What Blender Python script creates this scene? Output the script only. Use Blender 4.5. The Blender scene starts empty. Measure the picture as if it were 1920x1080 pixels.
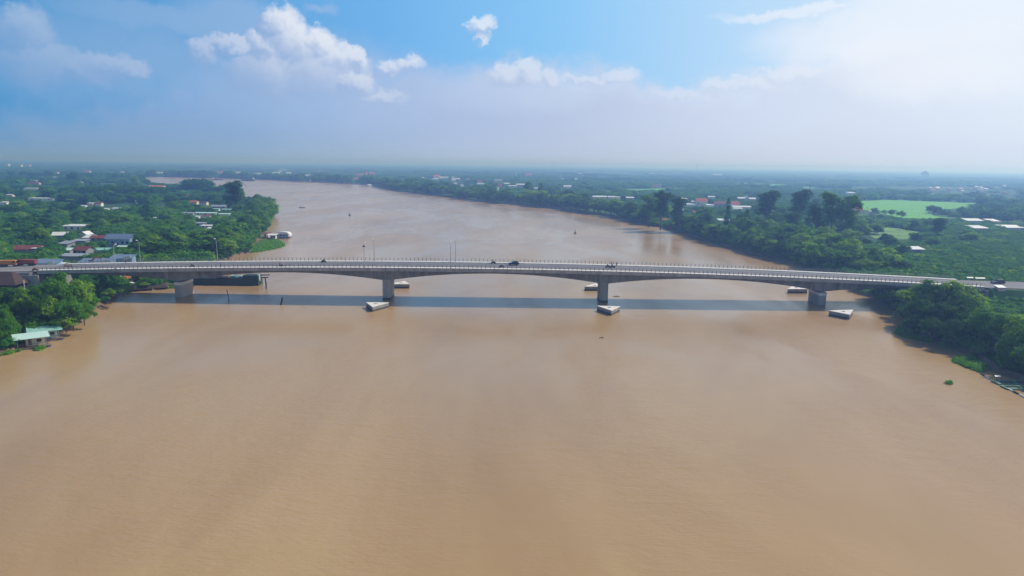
import bpy, bmesh, math, random
import numpy as np
from mathutils import Vector, Matrix
from mathutils.geometry import tessellate_polygon

R = math.radians
rnd = random.Random(7)
SC = bpy.context.scene
COL = SC.collection

# ------------------------------------------------------------------ camera
FPX, CAMH = 1320.0, 48.0
PITCH, ROLL = math.atan(233 / FPX), math.atan(0.0125)
_F = Vector((0, math.cos(PITCH), -math.sin(PITCH)))
_R0 = Vector((1, 0, 0)); _U0 = _R0.cross(_F)
_Rv = _R0 * math.cos(ROLL) + _U0 * math.sin(ROLL)
_Uv = _U0 * math.cos(ROLL) - _R0 * math.sin(ROLL)
cam_d = bpy.data.cameras.new('camera'); cam = bpy.data.objects.new('camera', cam_d); COL.objects.link(cam)
cam_d.sensor_width = 36; cam_d.lens = 36 * FPX / 1920
cam_d.clip_start = 0.5; cam_d.clip_end = 80000
_m = Matrix((_Rv, _Uv, -_F)).transposed().to_4x4(); _m.translation = (0, 0, CAMH)
cam.matrix_world = _m
SC.camera = cam

# ------------------------------------------------------------------ sun, exposure
SUN_AZ, SUN_EL = R(60), R(43)
sd = bpy.data.lights.new('sun', 'SUN'); sun = bpy.data.objects.new('sun', sd); COL.objects.link(sun)
sd.energy = 3.85; sd.angle = R(0.6); sd.color = (1.0, 0.93, 0.84)
sv = Vector((math.sin(SUN_AZ) * math.cos(SUN_EL), math.cos(SUN_AZ) * math.cos(SUN_EL), math.sin(SUN_EL)))
sun.rotation_euler = sv.to_track_quat('Z', 'Y').to_euler()
SC.view_settings.view_transform = 'Standard'; SC.view_settings.look = 'None'
SC.view_settings.exposure = 0.0; SC.view_settings.gamma = 1.0
SC.render.engine = 'CYCLES'
SC.cycles.use_denoising = True
SC.cycles.max_bounces = 6; SC.cycles.diffuse_bounces = 2; SC.cycles.glossy_bounces = 3
SC.cycles.transmission_bounces = 2; SC.cycles.volume_bounces = 1; SC.cycles.transparent_max_bounces = 8
SC.cycles.caustics_reflective = False; SC.cycles.caustics_refractive = False
SC.cycles.sample_clamp_indirect = 6

# ------------------------------------------------------------------ pixel helpers (photo pixels, 1920 wide -> real points)
def ray(px, py):
    return (_Rv * ((px - 960) / FPX) + _Uv * ((540 - py) / FPX) + _F)
def at(px, py, z=0.0):
    d = ray(px, py); t = (z - CAMH) / d.z
    return Vector((d.x * t, d.y * t, z))
def atY(px, py, Y):
    d = ray(px, py); t = Y / d.y
    return Vector((d.x * t, Y, CAMH + d.z * t))
def proj(p):
    v = Vector(p) - Vector((0, 0, CAMH)); w = v.dot(_F)
    return 960 + FPX * v.dot(_Rv) / w, 540 - FPX * v.dot(_Uv) / w
def azel(px, py):
    d = ray(px, py).normalized()
    return math.degrees(math.atan2(d.x, d.y)), math.degrees(math.asin(d.z))
def lin(r, g, b):
    f = lambda c: (c / 255 / 12.92) if c / 255 <= 0.04045 else ((c / 255 + 0.055) / 1.055) ** 2.4
    return (f(r), f(g), f(b), 1.0)

# ------------------------------------------------------------------ sky
world = bpy.data.worlds.new('World'); SC.world = world; world.use_nodes = True
class NT:
    def __init__(s, nt): s.nt = nt
    def n(s, t, **kw):
        x = s.nt.nodes.new(t)
        for k, v in kw.items(): setattr(x, k, v)
        return x
    def l(s, a, b): s.nt.links.new(a, b)
    def put(s, sock, v):
        if isinstance(v, bpy.types.NodeSocket): s.l(v, sock)
        else: sock.default_value = v
    def m(s, op, a, b=None, c=None, clamp=False):
        x = s.n('ShaderNodeMath', operation=op); x.use_clamp = clamp
        s.put(x.inputs[0], a)
        if b is not None: s.put(x.inputs[1], b)
        if c is not None: s.put(x.inputs[2], c)
        return x.outputs[0]
    def mix(s, f, a, b, blend='MIX'):
        x = s.n('ShaderNodeMix', data_type='RGBA', blend_type=blend)
        s.put(x.inputs[0], f); s.put(x.inputs[6], a); s.put(x.inputs[7], b)
        return x.outputs[2]
    def rng(s, v, a, b, c=0.0, d=1.0, smooth=False):
        x = s.n('ShaderNodeMapRange'); x.clamp = True
        if smooth: x.interpolation_type = 'SMOOTHSTEP'
        for i, q in enumerate((v, a, b, c, d)): s.put(x.inputs[i], q)
        return x.outputs[0]
    def ramp(s, f, stops):
        x = s.n('ShaderNodeValToRGB'); cr = x.color_ramp
        while len(cr.elements) < len(stops): cr.elements.new(0.5)
        for e, (p, c) in zip(cr.elements, stops): e.position = p
        for e, (p, c) in zip(cr.elements, stops): e.color = c
        s.put(x.inputs[0], f); return x.outputs[0]
    def noise(s, vec, scale, detail=4, rough=0.55, dist=0.0):
        x = s.n('ShaderNodeTexNoise'); x.inputs['Scale'].default_value = scale
        x.inputs['Detail'].default_value = detail; x.inputs['Roughness'].default_value = rough
        x.inputs['Distortion'].default_value = dist
        if vec is not None: s.l(vec, x.inputs['Vector'])
        return x.outputs['Fac'], x.outputs['Color']

def blob_group(name, blobs):
    """field = max over blobs of 1 - squared elliptical distance; the blobs sit at directions (azimuth, elevation in degrees)"""
    g = bpy.data.node_groups.new(name, 'ShaderNodeTree'); q = NT(g)
    g.interface.new_socket('az', in_out='INPUT', socket_type='NodeSocketFloat')
    g.interface.new_socket('el', in_out='INPUT', socket_type='NodeSocketFloat')
    g.interface.new_socket('field', in_out='OUTPUT', socket_type='NodeSocketFloat')
    i = q.n('NodeGroupInput'); o = q.n('NodeGroupOutput'); acc = None
    for (px, py, rx, ry, *w) in blobs:
        a, e = azel(px, py); ra = rx / FPX * 57.3; re = ry / FPX * 57.3
        dx = q.m('MULTIPLY', q.m('SUBTRACT', i.outputs[0], a), 1 / ra)
        dy = q.m('MULTIPLY', q.m('SUBTRACT', i.outputs[1], e), 1 / re)
        d2 = q.m('MULTIPLY_ADD', dx, dx, q.m('MULTIPLY', dy, dy))
        f = q.m('SUBTRACT', w[0] if w else 1.0, d2)
        if acc is None: acc = f
        else:
            sm = q.n('ShaderNodeMath', operation='SMOOTH_MAX')
            q.l(acc, sm.inputs[0]); q.l(f, sm.inputs[1]); sm.inputs[2].default_value = 0.25
            acc = sm.outputs[0]
    q.l(acc, o.inputs[0]); return g

W = NT(world.node_tree); world.node_tree.nodes.clear()
tc = W.n('ShaderNodeTexCoord'); sep = W.n('ShaderNodeSeparateXYZ'); W.l(tc.outputs['Generated'], sep.inputs[0])
az = W.m('MULTIPLY', W.m('ARCTAN2', sep.outputs[0], sep.outputs[1]), 57.2958)
el = W.m('MULTIPLY', W.m('ARCSINE', sep.outputs[2]), 57.2958)
azn = W.rng(az, -36.0, 36.0)
hor = W.ramp(azn, [(0, lin(122, 157, 197)), (.22, lin(140, 171, 209)), (.42, lin(172, 192, 224)), (.6, lin(190, 203, 228)), (.8, lin(207, 217, 237)), (1, lin(214, 225, 243))])
mid = W.ramp(azn, [(0, lin(122, 164, 211)), (.2, lin(136, 170, 216)), (.4, lin(168, 189, 227)), (.55, lin(184, 199, 230)), (.75, lin(208, 220, 242)), (1, lin(224, 235, 249))])
upp = W.ramp(azn, [(0, lin(84, 152, 208)), (.18, lin(92, 160, 216)), (.36, lin(112, 178, 236)), (.55, lin(140, 200, 247)), (.75, lin(186, 220, 250)), (1, lin(214, 233, 252))])
cb = W.n('ShaderNodeCombineXYZ'); W.l(az, cb.inputs[0]); W.l(el, cb.inputs[1])
n1, c1 = W.noise(cb.outputs[0], 0.45, 6, 0.6)
n2, c2 = W.noise(cb.outputs[0], 0.13, 5, 0.55)
s1 = W.n('ShaderNodeSeparateXYZ'); W.l(c1, s1.inputs[0])
e_mid = azel(960, 215)[1]; e_top = azel(960, 95)[1]
wob = W.m('MULTIPLY_ADD', W.m('SUBTRACT', n2, 0.5), 4.5, el)
base = W.mix(W.rng(el, 0.0, e_mid, smooth=True), hor, mid)
bank_px = [(0, 235), (150, 215), (300, 190), (420, 150), (520, 130), (690, 150), (760, 140), (880, 152), (950, 124), (1050, 134), (1180, 146), (1260, 184), (1400, 160), (1500, 132), (1620, 96), (1920, 60)]
bk = [(azel(x, y)[0], azel(x, y)[1]) for x, y in bank_px]
bnd = W.m('MULTIPLY', W.ramp(azn, [((a_ + 36) / 72, (e_ / 16,) * 3 + (1,)) for a_, e_ in bk]), 16.0)
nb, _ = W.noise(cb.outputs[0], 0.55, 9, 0.62, 0.3)
under = W.m('SUBTRACT', W.m('MULTIPLY_ADD', W.m('SUBTRACT', nb, 0.5), 4.6, bnd), el)
soft = W.ramp(azn, [(0, (1,) * 3 + (1,)), (.35, (.9,) * 3 + (1,)), (.5, (.75,) * 3 + (1,)), (.7, (.8,) * 3 + (1,)), (1, (1,) * 3 + (1,))])
bank = W.n('ShaderNodeMapRange'); bank.interpolation_type = 'SMOOTHSTEP'
W.l(under, bank.inputs[0]); W.l(W.m('MULTIPLY', soft, -2.2), bank.inputs[1]); W.l(W.m('MULTIPLY', soft, 1.6), bank.inputs[2])
base = W.mix(W.rng(el, e_mid, e_top + 4, 0.0, 0.0), base, upp)
rim = W.m('MULTIPLY', W.rng(under, 1.6, 0.0, 0, 1, smooth=True), W.ramp(azn, [(0, (.0,) * 3 + (1,)), (.36, (.0,) * 3 + (1,)), (.47, (.4,) * 3 + (1,)), (.8, (.45,) * 3 + (1,)), (1, (.2,) * 3 + (1,))]))
bankc = W.mix(rim, base, W.ramp(azn, [(0, lin(180, 196, 226)), (.5, lin(208, 220, 242)), (1, lin(245, 248, 254))]))
base = W.mix(bank.outputs[0], upp, bankc)
# thin veil and cumulus
wa = W.m('MULTIPLY_ADD', W.m('SUBTRACT', s1.outputs[0], 0.5), 2.6, az)
we = W.m('MULTIPLY_ADD', W.m('SUBTRACT', s1.outputs[1], 0.5), 2.6, el)
veil = blob_group('veil_field', [(290, 32, 170, 24), (430, 34, 100, 46), (600, 20, 40, 12, .5), (1640, 70, 190, 50), (1820, 20, 220, 80), (1480, 22, 120, 10), (1790, 130, 200, 60, .7), (190, 110, 240, 80, .8), (420, 150, 160, 60, .8), (590, 160, 230, 90, .9), (930, 165, 260, 50, .7)])
gv = W.n('ShaderNodeGroup'); gv.node_tree = veil; W.l(wa, gv.inputs[0]); W.l(we, gv.inputs[1])
va = W.m('MULTIPLY', W.rng(gv.outputs[0], -0.5, 0.9, smooth=True), 0.72)
vc = W.ramp(azn, [(0, lin(120, 168, 216)), (.3, lin(160, 188, 228)), (.45, lin(185, 204, 236)), (.6, lin(206, 224, 248)), (.85, lin(243, 247, 254)), (1, lin(240, 246, 254))])
base = W.mix(va, base, vc)
cum = [(527, 42, 30, 27), (538, 72, 36, 34), (500, 88, 34, 26), (566, 92, 44, 34), (600, 86, 30, 27), (634, 112, 44, 26),
       (666, 105, 20, 20), (590, 130, 88, 46), (500, 132, 66, 42), (388, 94, 26, 22), (436, 84, 32, 16), (660, 150, 38, 22),
       (888, 46, 20, 15, .6), (906, 44, 26, 15, .65), (902, 68, 13, 16, .55), (738, 124, 34, 16, .5), (772, 118, 26, 17, .55), (955, 142, 40, 20, .9), (990, 136, 26, 18),
       (1034, 142, 16, 14), (1105, 150, 50, 10, .8), (1165, 140, 34, 12, .8), (718, 182, 50, 18, .45), (1290, 178, 60, 14, .8), (1400, 158, 80, 13, .85), (1490, 136, 50, 12, .9),
       (38, 58, 46, 34, .75), (72, 118, 60, 36, .75), (165, 132, 44, 26, .85), (200, 120, 40, 20, .9), (245, 126, 30, 16, .85)]
cg = blob_group('cumulus_field', cum)
fine, finec = W.noise(cb.outputs[0], 1.3, 8, 0.62)
s2 = W.n('ShaderNodeSeparateXYZ'); W.l(finec, s2.inputs[0])
wa2 = W.m('ADD', W.m('MULTIPLY_ADD', W.m('SUBTRACT', s1.outputs[0], 0.5), 1.9, az), W.m('MULTIPLY', W.m('SUBTRACT', s2.outputs[0], 0.5), 1.7))
we2 = W.m('ADD', W.m('MULTIPLY_ADD', W.m('SUBTRACT', s1.outputs[1], 0.5), 1.9, el), W.m('MULTIPLY', W.m('SUBTRACT', s2.outputs[1], 0.5), 1.7))
g1 = W.n('ShaderNodeGroup'); g1.node_tree = cg; W.l(wa2, g1.inputs[0]); W.l(we2, g1.inputs[1])
g2 = W.n('ShaderNodeGroup'); g2.node_tree = cg
W.l(W.m('ADD', wa2, 0.45), g2.inputs[0]); W.l(W.m('ADD', we2, 0.5), g2.inputs[1])
ca = W.rng(W.m('MULTIPLY_ADD', W.m('SUBTRACT', fine, 0.5), 0.9, g1.outputs[0]), -0.75, 0.55, smooth=True)
lit = W.rng(W.m('SUBTRACT', g1.outputs[0], g2.outputs[0]), -0.6, 0.75, smooth=True)
lit = W.m('MULTIPLY', lit, W.rng(el, e_mid - 1.0, e_top + 1.2, 0.15, 1.0))
cbri = W.ramp(azn, [(0, lin(178, 197, 226)), (.18, lin(200, 211, 235)), (.3, lin(232, 238, 248)), (.6, lin(226, 235, 250)), (1, lin(245, 248, 254))])
csha = W.mix(0.35, mid, W.ramp(azn, [(0, lin(120, 158, 208)), (.35, lin(170, 193, 230)), (1, lin(225, 234, 248))]))
ccol = W.mix(lit, csha, cbri)
famp = W.ramp(azn, [(0, (.6,) * 3 + (1,)), (.2, (.75,) * 3 + (1,)), (.26, (1,) * 3 + (1,)), (.55, (.75,) * 3 + (1,)), (1, (.6,) * 3 + (1,))])
base = W.mix(W.m('MULTIPLY', ca, famp), base, ccol)
skyt = W.n('ShaderNodeTexSky', sky_type='NISHITA'); skyt.sun_disc = False
skyt.sun_elevation = SUN_EL; skyt.sun_rotation = SUN_AZ; skyt.air_density = 1.0; skyt.dust_density = 1.5; skyt.ozone_density = 1.5
painted = W.n('ShaderNodeVectorMath', operation='SCALE'); W.l(base, painted.inputs[0]); painted.inputs[3].default_value = 10.0
# above the frame the sky goes over into the physical sky
full = W.mix(W.rng(el, 13.0, 32.0), painted.outputs[0], skyt.outputs[0])
bg = W.n('ShaderNodeBackground'); bg.inputs[1].default_value = 0.1; W.l(full, bg.inputs[0])
wo = W.n('ShaderNodeOutputWorld'); W.l(bg.outputs[0], wo.inputs[0])
world.cycles.sampling_method = 'MANUAL'; world.cycles.sample_map_resolution = 512

# ------------------------------------------------------------------ materials
def new_mat(name):
    m = bpy.data.materials.new(name); m.use_nodes = True; m.node_tree.nodes.clear()
    q = NT(m.node_tree); out = q.n('ShaderNodeOutputMaterial'); b = q.n('ShaderNodeBsdfPrincipled')
    q.l(b.outputs[0], out.inputs[0]); return m, q, b, out
def mat(name, col, rough=0.8, var=0.25, scale=1.0, metal=0.0, bump=0.0, col2=None, stretch=None):
    m, q, b, out = new_mat(name)
    t = q.n('ShaderNodeTexCoord'); vec = t.outputs['Object']
    if stretch:
        mp = q.n('ShaderNodeMapping'); q.l(vec, mp.inputs[0]); mp.inputs['Scale'].default_value = stretch; vec = mp.outputs[0]
    f, _ = q.noise(vec, scale, 6, 0.65)
    f = q.rng(f, 0.3, 0.7)
    c = (*col[:3], 1)
    c2 = (*col2[:3], 1) if col2 else tuple(x * (1 - var) for x in col[:3]) + (1,)
    c1 = c if col2 else tuple(min(1, x * (1 + var * .5)) for x in col[:3]) + (1,)
    q.l(q.mix(f, c2, c1), b.inputs['Base Color'])
    b.inputs['Roughness'].default_value = rough; b.inputs['Metallic'].default_value = metal
    if bump:
        bp = q.n('ShaderNodeBump'); bp.inputs['Distance'].default_value = bump; q.l(f, bp.inputs['Height']); q.l(bp.outputs[0], b.inputs['Normal'])
    return m
def leaf_mat(name, dark, light, trans=0.42):
    m, q, b, out = new_mat(name)
    oi = q.n('ShaderNodeObjectInfo'); t = q.n('ShaderNodeTexCoord')
    f, _ = q.noise(t.outputs['Object'], 0.5, 3, 0.6)
    geo = q.n('ShaderNodeNewGeometry')
    isl = geo.outputs['Random Per Island']
    k = q.m('ADD', q.m('MULTIPLY', q.rng(f, .3, .7), 0.45), q.m('MULTIPLY', oi.outputs['Random'], 0.35))
    k = q.m('ADD', k, q.m('MULTIPLY', isl, 0.25))
    c = q.mix(k, (*dark, 1), (*light, 1))
    q.l(c, b.inputs['Base Color']); b.inputs['Roughness'].default_value = 0.8
    b.inputs['Specular IOR Level'].default_value = 0.12
    tr = q.n('ShaderNodeBsdfTranslucent'); q.l(q.mix(0.5, c, (light[0] * 1.3, light[1] * 1.3, light[2] * .6, 1)), tr.inputs[0])
    ms = q.n('ShaderNodeMixShader'); ms.inputs[0].default_value = trans
    q.l(b.outputs[0], ms.inputs[1]); q.l(tr.outputs[0], ms.inputs[2]); q.l(ms.outputs[0], out.inputs[0])
    return m
M = {}
M['leaf'] = leaf_mat('broad_leaves', (.022, .10, .010), (.13, .33, .020))
M['leaf_lit'] = leaf_mat('sunlit_leaves', (.06, .18, .010), (.28, .48, .024))  # brighter copy of the leaves, the look of sunlight put into their colour
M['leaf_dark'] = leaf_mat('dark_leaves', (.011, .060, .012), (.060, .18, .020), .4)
M['leaf_orch'] = leaf_mat('orchard_leaves', (.022, .125, .022), (.095, .28, .034), .4)
M['leaf_pale'] = leaf_mat('pale_leaves', (.05, .15, .03), (.15, .29, .05))
M['hyacinth'] = leaf_mat('hyacinth_leaves', (.05, .20, .015), (.18, .42, .03))
M['bark'] = mat('bark', (.13, .10, .07), .9, .4, 3.0)
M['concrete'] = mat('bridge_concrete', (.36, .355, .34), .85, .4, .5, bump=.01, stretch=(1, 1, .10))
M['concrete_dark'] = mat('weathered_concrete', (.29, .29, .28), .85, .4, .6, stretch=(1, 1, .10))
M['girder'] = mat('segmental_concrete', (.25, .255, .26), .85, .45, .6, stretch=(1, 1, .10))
q = NT(M['girder'].node_tree); b_ = [n for n in q.nt.nodes if n.type == 'BSDF_PRINCIPLED'][0]; src = b_.inputs['Base Color'].links[0].from_socket
t_ = q.n('ShaderNodeTexCoord'); sx_ = q.n('ShaderNodeSeparateXYZ'); q.l(t_.outputs['Object'], sx_.inputs[0])
j_ = q.m('LESS_THAN', q.m('FRACT', q.m('MULTIPLY', sx_.outputs[0], 1 / 3.6)), .05)
q.l(q.mix(q.m('MULTIPLY', j_, .55), src, (.08, .08, .08, 1)), b_.inputs['Base Color'])
M['concrete_light'] = mat('pale_concrete', (.74, .72, .68), .8, .2, .8)
M['asphalt'] = mat('asphalt', (.15, .15, .165), .85, .25, .25, stretch=(.15, 2.5, 1))
M['paint'] = mat('road_paint', (.65, .65, .62), .7, .2, 2)
M['galv'] = mat('galvanised_steel', (.45, .47, .50), .5, .15, 2, .4)
M['greysteel'] = mat('grey_painted_steel', (.17, .18, .21), .5, .15, 2, .2)
M['white'] = mat('white_wall', (.75, .74, .70), .8, .15, .8)
M['cream'] = mat('cream_wall', (.62, .56, .44), .8, .15, .8)
M['bluewall'] = mat('blue_grey_wall', (.27, .40, .58), .8, .15, .8)
M['greywall'] = mat('grey_wall', (.30, .32, .34), .85, .25, .8)
M['pinkwall'] = mat('pink_wall', (.62, .45, .40), .8, .15, .8)
M['orangewall'] = mat('orange_wall', (.60, .27, .15), .8, .15, .8)
M['roof_red'] = mat('red_tile_roof', (.42, .09, .06), .8, .3, 1.5, bump=.02)
M['roof_orange'] = mat('orange_tile_roof', (.62, .17, .07), .8, .25, 1.5, bump=.02)
M['roof_maroon'] = mat('rusty_maroon_roof', (.20, .055, .045), .8, .4, .8)
M['roof_brown'] = mat('dark_brown_roof', (.055, .030, .028), .8, .3, .6, stretch=(3, .5, 1))
M['roof_white'] = mat('pale_metal_roof', (.72, .74, .74), .45, .2, .6, .1, stretch=(4, .5, 1))
M['roof_grey'] = mat('grey_metal_roof', (.34, .38, .43), .5, .3, .6, .1, stretch=(4, .5, 1))
M['roof_blue'] = mat('blue_grey_metal_roof', (.17, .25, .38), .5, .25, .6, .1, stretch=(4, .5, 1))
M['roof_green'] = mat('pale_green_metal_roof', (.28, .56, .46), .5, .2, .6, .1, stretch=(4, .5, 1))
M['roof_mint'] = mat('mint_metal_roof', (.52, .76, .68), .5, .12, .6, .1, stretch=(4, .5, 1))
M['glass'] = mat('dark_window', (.02, .03, .04), .2, .2, 1)
M['timber'] = mat('weathered_timber', (.20, .14, .10), .9, .4, 1.5, stretch=(1, 4, 1))
M['tide'] = mat('tide_stained_concrete', (.07, .075, .06), .7, .4, 1.5)
M['wetwood'] = mat('wet_dark_wood', (.035, .028, .026), .7, .4, 2)
M['rubber'] = mat('black_rubber', (.012, .012, .013), .8, .2, 3)
M['orange'] = mat('orange_machine_paint', (.55, .20, .03), .5, .35, 1.2)
M['rust'] = mat('rusty_red_paint', (.30, .07, .045), .6, .4, 1.5)
M['navy'] = mat('navy_car_paint', (.02, .035, .075), .25, .15, 1, .3)
M['black'] = mat('black_paint', (.015, .015, .018), .4, .2, 1)
M['hull'] = mat('dark_green_hull', (.018, .050, .045), .55, .4, .5, stretch=(.3, 1, 1))
M['hullbrown'] = mat('brown_hull', (.10, .045, .04), .7, .4, .3)
M['bluetarp'] = mat('blue_plastic', (.06, .16, .50), .5, .25, 2)
M['yellow'] = mat('yellow_tin', (.60, .42, .05), .6, .3, 1)
M['red'] = mat('red_paint', (.55, .03, .03), .4, .2, 1)
M['greennet'] = mat('green_net_frame', (.12, .30, .17), .7, .3, 2)
M['skin'] = mat('skin', (.45, .27, .18), .6, .1, 5)
M['cloth_red'] = mat('red_shirt', (.45, .05, .06), .9, .2, 5)
M['cloth_dark'] = mat('dark_clothes', (.03, .035, .05), .9, .2, 5)
M['cloth_pale'] = mat('pale_shirt', (.6, .6, .62), .9, .2, 5)
M['meadow'] = mat('bright_meadow', (.105, .42, .025), .9, .2, .035, col2=(.05, .27, .02), stretch=(.25, 1.6, 1))
M['pasture'] = mat('rough_pasture', (.17, .36, .05), .95, .3, .06, col2=(.03, .11, .025))
M['mud'] = mat('river_mud', (.16, .105, .06), .8, .4, .3)
M['darkearth'] = mat('dark_earth', (.055, .045, .035), .95, .4, .5)
M['grassy'] = mat('green_grass', (.09, .20, .03), .95, .4, .15, col2=(.04, .10, .02))
M['dirt'] = mat('dirt', (.30, .22, .15), .95, .3, .3)
M['earthroad'] = mat('dusty_road', (.22, .22, .23), .95, .3, .2)

# ------------------------------------------------------------------ mesh builder
class MB:
    def __init__(s): s.v = []; s.f = []
    def add(s, vs, fs):
        o = len(s.v); s.v += [tuple(x) for x in vs]; s.f += [tuple(i + o for i in f) for f in fs]; return s
    def box(s, cx, cy, cz, sx, sy, sz, rz=0.0, taper=1.0, ry=0.0, rx=0.0):
        vs = []
        mt = Matrix.Translation((cx, cy, cz)) @ Matrix.Rotation(rz, 4, 'Z') @ Matrix.Rotation(ry, 4, 'Y') @ Matrix.Rotation(rx, 4, 'X')
        for dz in (-.5, .5):
            t = taper if dz > 0 else 1
            for dx, dy in ((-.5, -.5), (.5, -.5), (.5, .5), (-.5, .5)): vs.append(mt @ Vector((dx * sx * t, dy * sy * t, dz * sz)))
        return s.add(vs, [(3, 2, 1, 0), (4, 5, 6, 7), (0, 1, 5, 4), (1, 2, 6, 5), (2, 3, 7, 6), (3, 0, 4, 7)])
    def tube(s, p0, p1, r0, r1=None, n=6):
        r1 = r0 if r1 is None else r1
        p0, p1 = Vector(p0), Vector(p1); d = (p1 - p0).normalized()
        a = d.orthogonal().normalized(); b = d.cross(a)
        vs = [p0 + (a * math.cos(t) + b * math.sin(t)) * r0 for t in (2 * math.pi * i / n for i in range(n))]
        vs += [p1 + (a * math.cos(t) + b * math.sin(t)) * r1 for t in (2 * math.pi * i / n for i in range(n))]
        return s.add(vs, [(i, (i + 1) % n, n + (i + 1) % n, n + i) for i in range(n)] + [tuple(range(n - 1, -1, -1)), tuple(range(n, 2 * n))])
    def path(s, pts, r, n=6):
        for i in range(len(pts) - 1):
            a = r[i] if isinstance(r, (list, tuple)) else r; b = r[i + 1] if isinstance(r, (list, tuple)) else r
            s.tube(pts[i], pts[i + 1], a, b, n)
        return s
    def prism(s, poly, z0, z1, grow=0.0):
        """vertical prism over a polygon (x, y); the lower ring pushed outwards by grow"""
        n = len(poly); cx = sum(p[0] for p in poly) / n; cy = sum(p[1] for p in poly) / n
        lo = []
        for x, y in poly:
            l = math.hypot(x - cx, y - cy) or 1; lo.append((x + (x - cx) / l * grow, y + (y - cy) / l * grow, z0))
        hi = [(x, y, z1) for x, y in poly]
        tri = tessellate_polygon([[Vector((x, y, 0)) for x, y in poly]])
        return s.add(lo + hi, [tuple(i + n for i in t) for t in tri] + [tuple(reversed(t)) for t in tri] + [(i, (i + 1) % n, n + (i + 1) % n, n + i) for i in range(n)])
    def extrude(s, prof, y0, y1):
        """profile (x, z) extruded along y"""
        n = len(prof); tri = tessellate_polygon([[Vector((x, z, 0)) for x, z in prof]])
        return s.add([(x, y0, z) for x, z in prof] + [(x, y1, z) for x, z in prof],
                     [tuple(t) for t in tri] + [tuple(i + n for i in reversed(t)) for t in tri] + [(i, (i + 1) % n, n + (i + 1) % n, n + i) for i in range(n)])
    def sweep(s, sections):
        n = len(sections[0])
        vs = [p for sec in sections for p in sec]; fs = []
        for k in range(len(sections) - 1):
            for i in range(n): fs.append((k * n + i, k * n + (i + 1) % n, (k + 1) * n + (i + 1) % n, (k + 1) * n + i))
        fs.append(tuple(range(n - 1, -1, -1))); e = (len(sections) - 1) * n; fs.append(tuple(e + i for i in range(n)))
        return s.add(vs, fs)
    def sphere(s, c, rx, ry, rz, n=8, m=5, z0=-1.0):
        vs, fs = [], []
        for j in range(m + 1):
            t = math.asin(max(-1, z0)) + (math.pi / 2 - math.asin(max(-1, z0))) * j / m
            for i in range(n):
                a = 2 * math.pi * i / n; vs.append((c[0] + rx * math.cos(t) * math.cos(a), c[1] + ry * math.cos(t) * math.sin(a), c[2] + rz * math.sin(t)))
        for j in range(m):
            for i in range(n): fs.append((j * n + i, j * n + (i + 1) % n, (j + 1) * n + (i + 1) % n, (j + 1) * n + i))
        return s.add(vs, fs)
    def mesh(s, name, m):
        me = bpy.data.meshes.new(name); me.from_pydata(s.v, [], s.f); me.validate()
        bm = bmesh.new(); bm.from_mesh(me); bmesh.ops.recalc_face_normals(bm, faces=bm.faces); bm.to_mesh(me); bm.free()
        if m: me.materials.append(m)
        return me
    def build(s, name, m, parent=None, smooth=False):
        me = s.mesh(name, m)
        if smooth: me.polygons.foreach_set('use_smooth', [True] * len(me.polygons))
        return link(name, me, parent)
def link(name, me, parent=None, loc=None, rz=0.0, scale=None):
    o = bpy.data.objects.new(name, me); COL.objects.link(o)
    if parent is not None: o.parent = parent
    if loc is not None: o.location = loc
    if rz: o.rotation_euler = (0, 0, rz)
    if scale is not None: o.scale = scale
    return o
def tag(o, label=None, cat=None, group=None, kind=None):
    if label: o['label'] = label
    if cat: o['category'] = cat
    if group: o['group'] = group
    if kind: o['kind'] = kind
    return o
def thing(name, label, cat, loc, rz=0.0, group=None, scale=None):
    o = link(name, None, None, loc, rz, scale); return tag(o, label, cat, group)
def copy_tree(o, parent=None):
    c = o.copy(); COL.objects.link(c); c.parent = parent
    for ch in list(o.children): copy_tree(ch, c)
    return c

# ------------------------------------------------------------------ water and banks
GZ = 1.2
wm, q, b, out = new_mat('muddy_river_water')
t = q.n('ShaderNodeTexCoord'); P = t.outputs['Object']
mpc = q.n('ShaderNodeMapping'); q.l(P, mpc.inputs[0]); mpc.inputs['Rotation'].default_value = (0, 0, R(28)); mpc.inputs['Scale'].default_value = (1.0, .38, 1)
f1, _ = q.noise(mpc.outputs[0], 0.02, 5, 0.6, 0.5)
f2, _ = q.noise(mpc.outputs[0], 0.07, 4, 0.6, .3)
col = q.mix(q.rng(f1, .35, .65), (.325, .212, .102, 1), (.43, .30, .154, 1))
col = q.mix(q.m('MULTIPLY', q.rng(f2, .35, .7), .3), col, (.39, .235, .12, 1))
q.l(col, b.inputs['Base Color'])
b.inputs['Roughness'].default_value = 0.16; b.inputs['IOR'].default_value = 1.33
mp = q.n('ShaderNodeMapping'); q.l(P, mp.inputs[0]); mp.inputs['Scale'].default_value = (0.7, 1.5, 1); mp.inputs['Rotation'].default_value = (0, 0, R(-18))
w1, _ = q.noise(mp.outputs[0], 1.1, 3, 0.6)
w2, _ = q.noise(mp.outputs[0], 0.28, 3, 0.5)
w3, _ = q.noise(mpc.outputs[0], 0.03, 4, 0.6, 0.5)
calm = q.rng(w3, 0.42, 0.60, 0.15, 1.0)
q.l(q.rng(w3, 0.40, 0.62, 0.17, 0.27), b.inputs['Roughness'])
h = q.m('MULTIPLY_ADD', w2, 1.4, w1)
bp = q.n('ShaderNodeBump'); bp.inputs['Distance'].default_value = 0.10; q.l(calm, bp.inputs['Strength'])
q.l(h, bp.inputs['Height']); q.l(bp.outputs[0], b.inputs['Normal'])
water = MB().add([(-30000, -600, 0), (30000, -600, 0), (30000, 30000, 0), (-30000, 30000, 0)], [(0, 1, 2, 3)]).build('water', wm)
tag(water, kind='structure')

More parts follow.
